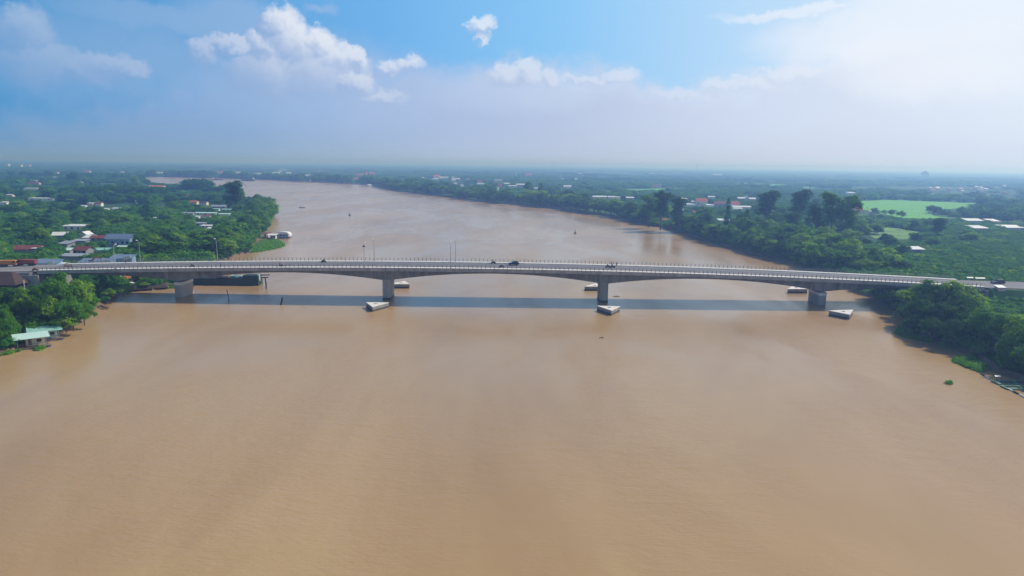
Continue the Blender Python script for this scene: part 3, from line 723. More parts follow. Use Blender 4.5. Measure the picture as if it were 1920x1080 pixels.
# shops along the road end
def shop(label, px0, px1, py, hw, depth, sign, rz=0):
    o = B('road_shop', label, (px0 + px1) / 2, py, px1 - px0, depth, hw, .9, 'bluewall', 'roof_blue', 'shed', cat='shop', rz=rz, z=4.2, show=.3)
    L = (px1 - px0) * o.location.y / FPX
    for i in range(4): MB().box(-L / 2 + L * (i + .5) / 4, -depth / 2 - .03, hw * .42, L / 5.2, .08, hw * .7).build('shutter', M['roof_grey'], o)
    if sign:
        c = MB().box(L / 2 - sign[0] / 2 - .2, -depth / 2 - .75, hw + .35, sign[0], .12, sign[1], ry=sign[2]); c.build('sign_board', M['white'], o)
    return o
shop('long low blue grey shop with a white sign board at its end', 60, 106, 507, 2.8, 4.5, (2.6, 1.3, 0))
shop('long blue tin shop with a tilted white sign beside the excavator', 150, 207, 504, 2.6, 4, (4.6, 1.2, -.12), rz=.10)
shop('blue tin shop with a tilted white sign nearest the street lamp', 208, 246, 496, 2.6, 4, (3.0, 1.2, -.2), rz=.14)
B('road_shop', 'open roadside stall under a wide pale green roof beside the dump truck', 14, 506, 52, 5, 2.8, .7, 'greywall', 'roof_green', 'open', cat='stall', z=4.2)
B('road_shop', 'open stall with a white roof between the two trucks', 44, 505, 20, 4, 2.7, .6, 'white', 'roof_mint', 'open', cat='stall', z=4.2)
B('canvas_awning', 'small white canvas awning on poles beside the roadway', 112, 505, 16, 3, 2.2, .4, 'white', 'roof_white', 'open', cat='awning', z=4.2)
B('big_shed', 'big dark brown roofed shed below the bridge ramp', -10, 561, 84, 12, 5.0, 3.4, 'wetwood', 'roof_brown', 'hip', cat='shed', rz=0, show=5, ov=.9)
B('tin_shed', 'tiny yellow tin roof beneath the dark brown shed', 20, 553, 9, 2.0, 3.0, .3, 'timber', 'yellow', 'shed', cat='shed', show=3)
# --- left bank, further back
far_left = [
 ('narrow white hut with a curved metal roof at the tree edge', 7, 385, 12, 6, 'white', 'roof_white', 'shed'), ('white roofed building cut by the left frame edge', 2, 385 + 0, 14, 8, 'white', 'roof_white', 'shed'),
 ('very long low white farm shed in the middle of the groves', 76, 377, 52, 7, 'white', 'roof_white', 'shed'), ('small white hut with a curved roof left of the long farm shed', 17, 370, 14, 6, 'white', 'roof_white', 'shed'),
 ('grey two storey house with a white end wall before the far village', 62, 342, 14, 10, 'greywall', 'roof_grey', 'cross'), ('long brownish house in front of the grey two storey house', 62, 346, 24, 8, 'pinkwall', 'roof_maroon', 'gable'),
 ('long pale roofed shed below the brownish house', 58, 357, 30, 7, 'white', 'roof_white', 'shed'), ('white roofed barn pair beside the round dark tree', 103, 335, 14, 9, 'white', 'roof_white', 'gable'),
 ('white hut below the round dark tree', 151, 343, 6, 6, 'white', 'roof_white', 'shed'), ('white hut right of the round dark tree', 198, 343, 5, 6, 'white', 'roof_white', 'shed'),
 ('narrow tilted white roof shed in the grove centre', 154, 390, 12, 5, 'white', 'roof_white', 'shed'), ('thin cream roof shed beside the tilted white shed', 169, 387, 10, 5, 'cream', 'roof_white', 'shed'),
 ('small maroon roofed house behind two white sheds', 184, 387, 12, 6, 'white', 'roof_maroon', 'gable'), ('white low shed under the maroon roofed house', 197, 396, 9, 5, 'white', 'roof_white', 'shed'),
 ('long white low shed right of the maroon roofed house', 217, 395, 16, 5, 'white', 'roof_white', 'shed'), ('lone white hut right of the flat topped wood', 256, 382, 4, 5, 'white', 'roof_white', 'shed'),
 ('thin white tilted roof in the dark trees above the lamp', 288, 414, 10, 4, 'white', 'roof_white', 'shed'),
 ('orange tiled riverside hall with long roof beside the river bend', 293, 353, 27, 14, 'white', 'roof_orange', 'gable'), ('small white house left of the orange tiled hall', 276, 349, 6, 8, 'white', 'roof_white', 'gable'),
 ('pale blue gable house right of the orange tiled hall', 318, 358, 13, 12, 'bluewall', 'roof_white', 'cross'), ('long dull red roofed house next to the pale blue gable house', 329, 355, 16, 9, 'cream', 'roof_red', 'gable'),
 ('white walled hut with dark roof in the grove below the river hall', 353, 370, 7, 6, 'white', 'roof_maroon', 'shed'),
 ('red brown tiled house above the white shed rows', 362, 384, 15, 8, 'cream', 'roof_red', 'gable'), ('brown hipped house right of the red brown tiled house', 381, 385, 13, 8, 'cream', 'roof_brown', 'gable'),
 ('long grey green house with white chimney block', 410, 391, 30, 8, 'greywall', 'roof_grey', 'gable'), ('green long shed below the grey green house', 427, 397, 24, 4, 'white', 'roof_green', 'shed'),
 ('short green shed left of the long green shed', 404, 396, 14, 4, 'white', 'roof_green', 'shed'), ('grey blue long shed with white end near the bank', 350, 404, 28, 5, 'white', 'roof_grey', 'shed'),
 ('pale green long shed with a white end house', 385, 404, 44, 4, 'white', 'roof_mint', 'shed'), ('pale green shed stretching toward the river trees', 420, 406, 22, 4, 'white', 'roof_mint', 'shed'),
 ('dark roofed house with red stripe among white sheds', 384, 410, 20, 5, 'white', 'roof_maroon', 'shed'), ('white low shed left of the dark striped house', 368, 411, 10, 4, 'white', 'roof_white', 'shed'),
 ('grey metal roofed row house topmost of the lower cluster', 379, 424, 25, 5, 'white', 'roof_grey', 'shed'), ('white roofed row house in the middle of the lower cluster', 388, 429, 25, 4, 'white', 'roof_white', 'shed'),
 ('white roofed row house lowest of the lower cluster', 396, 434, 17, 4, 'white', 'roof_white', 'shed'), ('cream hipped pavilion alone in dark trees above the bridge', 336, 434, 14, 6, 'cream', 'roof_white', 'gable'),
]
for (lab, px, py, w_, d_, wl, rf, kd) in far_left:
    Yh = at(px, py, GZ).y; w_ *= .9; d_ *= .8
    B('village_house', lab, px, py, w_, d_, 2.0 if Yh < 700 else 3.0, 1.2 if kd != 'shed' else .4, wl, rf, kd, show=1.0 if Yh < 700 else 1.5, wins=3 if (w_ > 20 and Yh < 800) else 0)
# --- right bank
right_list = [
 ('tall pale two storey house with a bright red gable roof', 1316, 388, 20, 10, 6.5, 3.2, 'white', 'roof_red', 'gable', 3), ('grey wing with small white chimney left of the tall red roofed house', 1303, 386, 12, 8, 4.5, 1.5, 'greywall', 'roof_grey', 'gable', 0),
 ('long low white roof left of the tall red roofed house', 1294, 388, 20, 6, 2.8, .8, 'white', 'roof_white', 'shed', 0), ('low white roofed stable right of the tall red roofed house', 1332, 389, 14, 6, 2.6, .8, 'white', 'roof_white', 'shed', 0),
 ('dark maroon roofed house left of the conical tree', 1350, 389, 20, 9, 4.0, 3.0, 'bluewall', 'roof_maroon', 'gable', 3), ('bright red hipped house right of the conical tree', 1378, 390, 18, 9, 4.0, 3.4, 'white', 'roof_red', 'gable', 3),
 ('long white shed in front of the bright red hipped house', 1392, 393, 34, 7, 2.8, .9, 'white', 'roof_white', 'shed', 0), ('white low shed nearer the river in front of red roofs', 1383, 395, 18, 5, 2.2, .7, 'white', 'roof_white', 'shed', 0),
 ('white tent roofed barn behind the bright red house', 1401, 375, 7, 8, 3.5, 2.0, 'white', 'roof_white', 'cross', 0), ('grey barn left of the white tent roofed barn', 1390, 376, 12, 8, 3.0, 1.5, 'greywall', 'roof_white', 'gable', 0),
 ('grey barn right of the white tent roofed barn', 1411, 377, 12, 8, 3.0, 1.5, 'greywall', 'roof_white', 'gable', 0), ('low pale shed on the meadow edge behind the tall house', 1335, 373, 12, 7, 3.0, .8, 'white', 'roof_white', 'shed', 0),
 ('long pale shed behind the bank trees left of the tall house', 1280, 377, 20, 7, 3.0, .8, 'greywall', 'roof_white', 'shed', 0), ('tiny white hut in front of the tall red roofed house', 1277, 398, 9, 5, 2.4, .6, 'white', 'roof_white', 'shed', 0),
 ('tiny pink roofed hut nearer the river than the tall house', 1305, 402, 7, 5, 2.4, .7, 'white', 'roof_red', 'shed', 0), ('long thin cream roofed shed in the bushes before the conical tree', 1357, 419, 23, 6, 2.6, .8, 'white', 'roof_white', 'shed', 0),
 ('bright white hut under the tall spreading tree', 1445, 401, 8, 5, 2.6, 1.2, 'white', 'roof_white', 'shed', 0),
 ('white pavilion house with red roof on the river bank', 1249, 419, 13, 5, 2.6, 1.2, 'bluewall', 'roof_red', 'gable', 3),
 ('lone grey shed with white roof in the orchard above the bridge', 1715, 477, 36, 7, 2.8, .8, 'greywall', 'roof_white', 'shed', 0),
 ('long white roofed barn left of the orchard roof group', 1829, 420, 30, 9, 2.8, 1.2, 'white', 'roof_white', 'shed', 0), ('white roofed barn with red edge in the orchard roof group', 1866, 421, 18, 10, 2.8, 1.2, 'pinkwall', 'roof_white', 'shed', 0),
 ('bright tilted roof barn nearest in the orchard roof group', 1841, 435, 30, 14, 2.8, 1.0, 'pinkwall', 'roof_white', 'shed', 0), ('bright long roof barn at the right frame edge', 1908, 434, 40, 14, 2.8, 1.0, 'pinkwall', 'roof_white', 'shed', 0),
 ('small white hut left of the bright green field', 1595, 404, 10, 6, 2.8, .8, 'white', 'roof_white', 'shed', 0), ('dull red roofed house at the near corner of the green field', 1610, 400, 16, 9, 3.5, 3.0, 'cream', 'roof_red', 'gable', 0),
 ('white hut right of the dull red roofed field house', 1638, 403, 8, 6, 2.8, .8, 'white', 'roof_white', 'shed', 0), ('pair of white huts across the wood behind the green field', 1597, 366, 14, 10, 4, 1, 'white', 'roof_white', 'shed', 0),
 ('wide white tent roof shed in the far plantation', 1064, 354, 14, 12, 4.5, 2, 'white', 'roof_white', 'gable', 0), ('long cream roofed row on the bank road', 1125, 374, 26, 8, 3.5, 1, 'cream', 'roof_white', 'shed', 0),
 ('white roofed row right of the cream roofed row', 1152, 374.5, 22, 8, 3.5, 1, 'white', 'roof_white', 'shed', 0), ('pale row behind the dark bank trees on the road', 1182, 376, 14, 8, 3.5, 1, 'greywall', 'roof_white', 'shed', 0),
 ('bare brick building frame across the far plantation', 1231, 353, 18, 14, 9, 1, 'pinkwall', 'roof_grey', 'flat', 0), ('grey block of flats on the skyline left of the mast', 1225, 331, 18, 20, 12, 3, 'greywall', 'roof_grey', 'gable', 0),
 ('pale square building on the skyline below the mast', 1243, 328, 9, 20, 14, 3, 'cream', 'roof_grey', 'flat', 0), ('long grey hall on the skyline right of the pale square building', 1268, 329, 24, 20, 10, 3, 'greywall', 'roof_grey', 'gable', 0),
 ('long white hall in the distant haze right of the mast', 1346, 329, 18, 20, 6, 2, 'white', 'roof_white', 'shed', 0),
 ('tall orange tower house above the far bank', 684, 330, 6, 12, 14, 5, 'orangewall', 'roof_maroon', 'cross', 0), ('orange block with bright front right of the tower house', 697, 330, 10, 12, 9, 3, 'orangewall', 'roof_orange', 'gable', 0),
 ('dull red long roof left of the orange tower house', 674, 331, 12, 12, 6, 3, 'cream', 'roof_red', 'gable', 0), ('red roofed waterside hall below the orange tower house', 668, 338, 15, 10, 4, 3, 'cream', 'roof_red', 'gable', 0),
 ('small white boathouse at the far water edge', 692, 349.5, 6, 6, 3, 1, 'white', 'roof_white', 'shed', 0),
 ('bright orange roofed house at the head of the far village', 819, 335, 11, 12, 7, 4, 'white', 'roof_orange', 'gable', 0), ('long white hall right of the bright orange roofed house', 832, 335, 16, 10, 4, 1.5, 'white', 'roof_white', 'shed', 0),
 ('white house row below the bright orange roofed house', 816, 338, 10, 8, 4, 1.5, 'white', 'roof_white', 'shed', 0), ('white long house in the second far village row', 855, 338, 14, 8, 4, 1.5, 'white', 'roof_white', 'shed', 0),
 ('tall white house in the middle of the far village', 876, 340, 7, 8, 7, 2, 'cream', 'roof_white', 'cross', 0), ('brownish white house left of the middle far village', 850, 341, 8, 8, 4, 1.5, 'pinkwall', 'roof_white', 'shed', 0),
 ('red roofed low house in the far village', 900, 343, 10, 8, 4, 2, 'white', 'roof_red', 'gable', 0), ('white shed nearest the river in the far village', 854, 347, 5, 6, 3.5, 1, 'white', 'roof_white', 'shed', 0),
 ('white shed right of the nearest far village shed', 866, 351, 5, 6, 3.5, 1, 'white', 'roof_white', 'shed', 0), ('pale mint row behind the far bank trees', 901, 348, 12, 7, 4, 1, 'white', 'roof_mint', 'shed', 0),
 ('pinkish two storey house in the far village row', 934, 344, 14, 10, 7, 3, 'pinkwall', 'roof_grey', 'gable', 0), ('red gable house beside the river trees of the far village', 937, 352, 6, 7, 5, 3, 'pinkwall', 'roof_red', 'gable', 0),
 ('long cream roofed hall in front of the far village', 961, 353, 15, 8, 4.5, 1, 'cream', 'roof_white', 'shed', 0), ('grey white hall right of the long cream hall', 976, 351, 16, 8, 5, 2, 'greywall', 'roof_white', 'gable', 0),
 ('white hall left of the long cream hall', 950, 349, 9, 8, 5, 2, 'greywall', 'roof_white', 'gable', 0), ('white tower shaped house behind the far village', 968, 330, 5, 12, 12, 3, 'white', 'roof_white', 'cross', 0),
 ('wide pinkish red roof on the skyline of the far village', 991, 331, 14, 16, 7, 6, 'cream', 'roof_red', 'gable', 0), ('low white shed beside the dark round tree of the far village', 1005, 357, 7, 7, 4, 1, 'white', 'roof_white', 'shed', 0),
 ('small white hut at the foot of the far village trees', 933, 358, 4, 6, 4, 1, 'white', 'roof_white', 'shed', 0),
 ('long white hall with pinkish roof lost in the far haze', 632, 309.5, 20, 60, 14, 5, 'pinkwall', 'roof_white', 'shed', 0), ('pinkish red roofed house across the river bend', 411, 327, 9, 12, 7, 5, 'cream', 'roof_red', 'gable', 0),
 ('white house beside the water across the river bend', 444, 327.5, 9, 10, 7, 2, 'white', 'roof_white', 'gable', 0), ('low white hall right of the white house across the bend', 484, 328, 8, 10, 5, 1, 'white', 'roof_white', 'shed', 0),
 ('wide pinkish hall on the far bank of the bend', 517, 327.5, 13, 10, 6, 2, 'pinkwall', 'roof_white', 'shed', 0), ('white hut pair right of the wide pinkish hall', 540, 327, 8, 10, 5, 2, 'white', 'roof_white', 'shed', 0),
 ('white shed above the moored brown barges', 578, 332, 12, 10, 5, 2, 'white', 'roof_white', 'shed', 0), ('red roofed house in hazy trees beyond the left groves', 163, 325.5, 8, 12, 6, 4, 'cream', 'roof_red', 'gable', 0),
 ('white hall in the hazy village on the far left', 12, 312, 6, 20, 12, 3, 'white', 'roof_white', 'flat', 0), ('pinkish hall in the hazy village on the far left', 51, 313, 8, 20, 8, 3, 'pinkwall', 'roof_red', 'gable', 0),
 ('tall white house in the hazy village on the far left', 38, 315, 4, 14, 14, 3, 'white', 'roof_white', 'flat', 0),
]
for (lab, px, py, w_, d_, hw_, hr_, wl, rf, kd, wn) in right_list:
    B('village_house', lab, px, py, w_, d_, hw_, hr_, wl, rf, kd, wins=wn, show=1.2 if py > 390 else hw_ * .45)
# scattered distant specks of houses in the haze, one shared look
spk = []
for i in range(38):
    zone = rnd.choice([(1740, 1915, 348, 366), (1740, 1915, 350, 362), (10, 240, 318, 334), (280, 640, 318, 329), (700, 1000, 322, 338), (1010, 1110, 325, 345), (1750, 1915, 351, 362)])
    spk.append((rnd.uniform(zone[0], zone[1]), rnd.uniform(zone[2], zone[3])))
for i, (px, py) in enumerate(spk):
    p = at(px, py, GZ)
    if not (inside(RIGHT, p.x, p.y) or inside(LEFT, p.x, p.y)): continue
    B('distant_house', 'tiny pale roofed house lost in the hazy plain', px, py, rnd.uniform(3, 6), rnd.uniform(6, 9), rnd.uniform(3.0, 4.5), rnd.uniform(1, 2), rnd.choice(['white', 'cream', 'pinkwall']), rnd.choice(['roof_white', 'roof_white', 'roof_grey', 'roof_red']), 'shed', group='distant houses in the haze', show=2)

for f_ in FIELDS[:1]:       # the open fields stay in view too
    xs = [p[0] for p in f_]; x = min(xs) + 3
    while x < max(xs):
        ys = []
        for i in range(len(f_)):
            (xa, ya), (xb, yb) = f_[i - 1], f_[i]
            if (xa > x) != (xb > x): ys.append(ya + (yb - ya) * (x - xa) / (xb - xa))
        if ys: KEEP.append((x - 4, x + 4, max(ys) - 2, at(x, max(ys), GZ).y - 3))
        x += 8

for k0, k1, kb in ((268, 340, 341), (400, 424, 349), (458, 472, 368)): KEEP.append((k0, k1, kb, at((k0 + k1) / 2, kb - 2, 0).y))   # the upper river stays in view

# ------------------------------------------------------------------ trees placed one by one
G1 = 'trees of the clump beside the floating houses'
L1 = 'bushy green tree in the clump above the floating houses'
for (px, pb, pt, w_, kd) in [(118, 604, 512, 62, 'near'), (66, 592, 534, 52, 'near'), (150, 598, 522, 52, 'near'), (96, 585, 528, 46, 'near'), (28, 604, 542, 54, 'neardark'),
        (96, 612, 552, 50, 'near'), (138, 618, 556, 54, 'near'), (124, 622, 588, 40, 'near'), (158, 608, 562, 42, 'near'), (8, 648, 583, 44, 'near'), (52, 600, 566, 50, 'near'),
        (16, 590, 552, 44, 'neardark'), (70, 604, 570, 40, 'neardark'), (168, 590, 545, 34, 'near'), (108, 610, 570, 46, 'neardark'), (45, 580, 545, 30, 'neardark'), (-14, 620, 560, 50, 'near'), (-20, 590, 545, 50, 'near'),
        (12, 628, 570, 34, 'neardark'), (36, 616, 592, 36, 'neardark'), (64, 618, 590, 36, 'neardark'), (164, 596, 570, 26, 'near'), (0, 612, 575, 40, 'near'), (20, 600, 540, 50, 'near'), (44, 606, 538, 44, 'near'), (-4, 590, 548, 44, 'near'), (30, 588, 545, 40, 'near')]:
    plant_px(kd, px, pb, pt, L1, group=G1, wide=w_ * 1.12)
for (px, pb, pt, w_, lab) in [(196, 545, 508, 16, 'slender pale green tree under the bridge beside the debris heap'), (206, 560, 540, 30, 'low dark bush at the water beside the logs'),
        (232, 556, 535, 40, 'wide dark bush on the bank beneath the debris heap'), (272, 538, 528, 22, 'bright green bush at the right end of the debris heap')]:
    plant_px('near', px, pb, pt, lab, 'bush' if 'bush' in lab else 'tree', wide=w_)
G2 = 'trees of the dark clump at the right bridge end'
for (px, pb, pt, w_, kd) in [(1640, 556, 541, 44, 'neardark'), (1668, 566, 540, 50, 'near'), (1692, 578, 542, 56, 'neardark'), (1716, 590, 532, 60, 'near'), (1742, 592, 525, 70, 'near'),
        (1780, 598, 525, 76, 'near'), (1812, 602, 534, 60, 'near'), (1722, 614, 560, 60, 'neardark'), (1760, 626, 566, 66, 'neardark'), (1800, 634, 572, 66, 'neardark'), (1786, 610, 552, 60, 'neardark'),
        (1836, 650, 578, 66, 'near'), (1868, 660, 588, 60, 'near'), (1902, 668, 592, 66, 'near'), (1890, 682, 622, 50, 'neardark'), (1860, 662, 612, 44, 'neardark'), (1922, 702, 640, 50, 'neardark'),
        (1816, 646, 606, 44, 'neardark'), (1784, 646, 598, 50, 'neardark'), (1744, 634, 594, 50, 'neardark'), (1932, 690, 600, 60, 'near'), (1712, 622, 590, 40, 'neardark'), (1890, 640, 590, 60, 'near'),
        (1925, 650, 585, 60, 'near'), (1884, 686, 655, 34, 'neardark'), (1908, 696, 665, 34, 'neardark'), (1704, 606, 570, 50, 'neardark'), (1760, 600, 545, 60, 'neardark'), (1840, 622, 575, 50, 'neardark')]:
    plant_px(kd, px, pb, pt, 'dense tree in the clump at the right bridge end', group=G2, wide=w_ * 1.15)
# landmarks
for (kd, px, pb, pt, w_, lab) in [
    ('tall', 443, 400, 340, 46, 'tall dark tree at the river edge above the green point'), ('dome', 370, 362, 336, 62, 'wide dark domed tree beside the upper river'), ('dome', 345, 362, 348, 40, 'lower dark tree left of the wide domed tree'),
    ('dome', 398, 366, 350, 40, 'lower dark tree right of the wide domed tree'), ('dome', 137, 343, 324.5, 19, 'round dark tree standing over the far left groves'), ('broad', 255, 352, 330.5, 18, 'round dark tree left of the orange tiled hall'),
    ('broad', 277, 352, 336, 16, 'dark tree behind the orange tiled hall'), ('tall', 1436, 432, 360, 52, 'tall spreading dark tree right of the red roofs'), ('cone', 1363, 432, 373, 16, 'dark conical tree between the two red roofed houses'),
    ('cone', 1398, 440, 393, 22, 'dark conical tree left of the tall spreading tree'), ('tall', 1555, 456, 363, 50, 'tall dark tree left one of the twin trees by the green field'), ('tall', 1588, 458, 369, 46, 'tall leaning dark tree right one of the twin trees by the green field'),
    ('tall', 1496, 432, 358, 46, 'tall loose tree midway between spreading tree and twin trees'), ('tall', 1238, 430, 359, 42, 'tallest dark bank tree behind the bank pavilion'), ('tall', 1216, 425, 368, 36, 'dark bank tree left of the tallest bank tree'),
    ('tall', 1268, 432, 370, 34, 'dark bank tree right of the tallest bank tree'), ('cone', 1014, 372, 344, 20, 'small conical dark tree over the far bank'), ('broad', 991, 371, 340, 18, 'round dark tree beside the far village halls'),
    ('dome', 1734, 333, 320.5, 14, 'lone domed tree on the hazy skyline'), ('tall', 1757, 450, 409, 34, 'dark loose tree in the middle of the right orchards'), ('broad', 1690, 488, 455, 26, 'dark tree left of the lone orchard shed'),
    ('tall', 1528, 452, 385, 42, 'dark tree close left of the twin trees'), ('tall', 1484, 452, 398, 36, 'slim dark tree in the bank wood below the loose tree'), ('dome', 1750, 401, 385, 26, 'dark round bush at the right edge of the green field')]:
    plant_px(kd, px, pb, pt, lab, wide=w_)

# belts of trees along the banks
def along(P_, t):
    seg = []; tot = 0
    for i in range(len(P_) - 1):
        l = (Vector(P_[i + 1]) - Vector(P_[i])).length; seg.append(l); tot += l
    d = t * tot
    for i, l in enumerate(seg):
        if d <= l:
            a, b_ = Vector(P_[i]), Vector(P_[i + 1]); u = (b_ - a) / max(l, 1e-6); return a + u * d, u
        d -= l
    return Vector(P_[-1]), (Vector(P_[-1]) - Vector(P_[-2])).normalized()
FARPTS = []
def far_belt(pxl, n, side, off, hr):
    P_ = [at(x, y).xy for x, y in pxl]
    for i in range(n):
        c, u = along(P_, (i + rnd.uniform(.1, .9)) / n); nr = Vector((-u.y, u.x)) * side; p = c + nr * rnd.uniform(*off); h = rnd.uniform(*hr)
        if clear_of(p.x, p.y, GZ + h * .9, h * .5): FARPTS.append((p.x, p.y, GZ - .3, h / 11, h / 11, h / 8, rnd.uniform(0, 6.28), rnd.randrange(5)))
def belt(pxl, n, side, off, hr, kinds, label, group, jitter=1.0, wide=1.15):
    P_ = [at(x, y).xy for x, y in pxl]
    for i in range(n):
        c, u = along(P_, (i + rnd.uniform(.1, .9)) / n); nr = Vector((-u.y, u.x)) * side
        p = c + nr * rnd.uniform(*off); h = rnd.uniform(*hr)
        kd = rnd.choice(kinds)
        if not clear_of(p.x, p.y, GZ + h * .92, h * .5): h *= .55
        if not clear_of(p.x, p.y, GZ + h * .92, h * .5): continue
        plant(kd, p.x, p.y, h, label, 'tree', group, rnd.uniform(.9, 1.2) * wide)
g3 = 'trees of the belt along the right bank'
belt([(1600, 530), (1560, 518), (1500, 498), (1462, 488)], 12, -1, (3, 9), (8, 12), ['broad', 'near'], 'bright tree of the bank belt just behind the bridge', 'bright trees on the right bank behind the bridge')
belt([(1600, 525), (1560, 512), (1500, 492), (1462, 482)], 12, -1, (8, 24), (9, 14), ['broad', 'near', 'broad'], 'bright tree of the bank belt just behind the bridge', 'bright trees on the right bank behind the bridge')
belt([(1462, 489), (1400, 474), (1330, 454), (1262, 432)], 34, -1, (2, 8), (7, 12), ['broad', 'neardark'], 'dark tree of the bank belt below the red roofs', g3)
belt([(1462, 485), (1400, 470), (1330, 450), (1262, 430)], 22, -1, (12, 40), (9, 14), ['broad', 'neardark', 'broad', 'tall'], 'dark tree of the bank belt below the red roofs', g3)
belt([(1262, 432), (1200, 419), (1140, 406), (1060, 393), (1000, 387)], 50, -1, (2, 10), (9, 15), ['broad', 'broad', 'neardark'], 'tree of the right bank belt left of the bank pavilion', 'trees of the middle right bank belt')
belt([(1262, 428), (1200, 416), (1140, 404), (1060, 391), (1000, 386)], 34, -1, (18, 45), (9, 16), ['broad', 'broad', 'tall', 'palm'], 'tree of the right bank belt left of the bank pavilion', 'trees of the middle right bank belt')
belt([(1000, 387), (960, 382), (900, 378), (820, 367), (740, 357), (700, 348)], 60, -1, (3, 14), (10, 17), ['broad', 'broad', 'neardark'], 'distant tree of the bank belt before the far village', 'trees of the far right bank belt', wide=1.4)
far_belt([(1000, 386), (960, 381), (900, 376), (820, 365), (740, 356), (700, 347)], 90, -1, (18, 90), (9, 16))
far_belt([(692, 347), (620, 343), (500, 337.5), (400, 334), (270, 331.5)], 200, -1, (6, 40), (10, 19))
g4 = 'trees on the green point of the left bank'
belt([(476, 470), (470, 462), (492, 445), (505, 425), (516, 408), (510, 392), (490, 380), (462, 373)], 22, 1, (2, 9), (8, 12), ['broad', 'near'], 'dense green tree on the rounded point of the left bank', g4)
belt([(460, 470), (462, 455), (480, 440), (492, 422), (500, 406), (496, 392), (478, 382), (452, 374)], 20, 1, (2, 14), (9, 14), ['broad', 'near', 'neardark'], 'dense green tree on the rounded point of the left bank', g4)
belt([(410, 482), (440, 478), (470, 471)], 8, 1, (2, 8), (5, 8), ['near', 'broad'], 'green bush on the left bank just behind the bridge railing', 'bushes behind the bridge railing')
far_belt([(462, 373), (440, 362), (400, 353), (345, 350), (300, 344), (268, 340), (200, 336), (100, 334), (0, 333)], 130, 1, (6, 30), (9, 16))

# trees standing out of the groves, left bank and right plain
def region(n, zone, hr, kinds, label, group, P_, wide=1.15, cat='tree'):
    c = 0; tries = 0
    while c < n and tries < n * 12:
        tries += 1
        px = rnd.uniform(zone[0], zone[1]); py = rnd.uniform(zone[2], zone[3]); p = at(px, py, GZ); h = rnd.uniform(*hr)
        if not inside(P_, p.x, p.y) or not clear_of(p.x, p.y, GZ + h * .95, h * .5): continue
        if any(abs(p.x - hx) < hr_ and abs(p.y - hy) < hr_ for hx, hy, hr_ in SITES): continue
        plant(rnd.choice(kinds), p.x, p.y, h, label, cat, group, rnd.uniform(.9, 1.25) * wide); c += 1
SITES = [(o.location.x, o.location.y, 9) for o in COL.objects if o.parent is None and o.get('category') in ('house', 'shed', 'shop', 'stall', 'awning')]
SITES += [(-300, 255, 12)]
region(46, (-20, 420, 425, 485), (5, 10), ['broad', 'neardark', 'broad', 'near'], 'green tree in the groves just behind the left bridge half', 'trees in the near left groves', LEFT)
region(12, (240, 420, 440, 486), (9, 13), ['broad', 'neardark'], 'green tree in the groves just behind the left bridge half', 'trees in the near left groves', LEFT)
region(26, (240, 450, 455, 492), (7, 12), ['broad', 'near'], 'green tree in the groves just behind the left bridge half', 'trees in the near left groves', LEFT)
region(16, (200, 420, 415, 486), (3.5, 5), ['banana', 'palm'], 'pale banana or palm plant in the left bank groves', 'banana and palm plants', LEFT, cat='plant')
region(60, (-20, 440, 385, 430), (6, 11), ['broad', 'broad', 'neardark', 'palm'], 'green tree in the groves among the left bank sheds', 'trees in the middle left groves', LEFT)
region(24, (-20, 420, 350, 385), (7, 13), ['broad'], 'green tree in the distant left bank groves', 'trees in the distant left groves', LEFT, 1.3)
region(30, (1400, 1620, 400, 480), (7, 13), ['broad', 'broad', 'tall', 'near'], 'green tree in the wood right of the red roofed houses', 'trees in the wood right of the red roofs', RIGHT)
region(26, (1440, 1620, 380, 440), (9, 15), ['broad', 'tall'], 'green tree in the wood right of the red roofed houses', 'trees in the wood right of the red roofs', RIGHT)
region(40, (1000, 1420, 350, 420), (6, 11), ['broad', 'broad', 'palm'], 'green tree in the plain behind the right bank belt', 'trees in the plain behind the right bank', RIGHT, 1.3)
region(40, (1420, 1920, 395, 470), (5, 9), ['broad', 'broad', 'neardark'], 'green tree standing out of the right bank orchards', 'trees in the right bank orchards', RIGHT)
for pp in [(1640, 404), (1658, 403), (1672, 405), (1690, 409)]:
    p = at(pp[0], pp[1], GZ); plant('broad', p.x, p.y, rnd.uniform(5, 8), 'small dark tree on the edge of the bright green field', 'tree', 'small trees around the green field', 1.3)

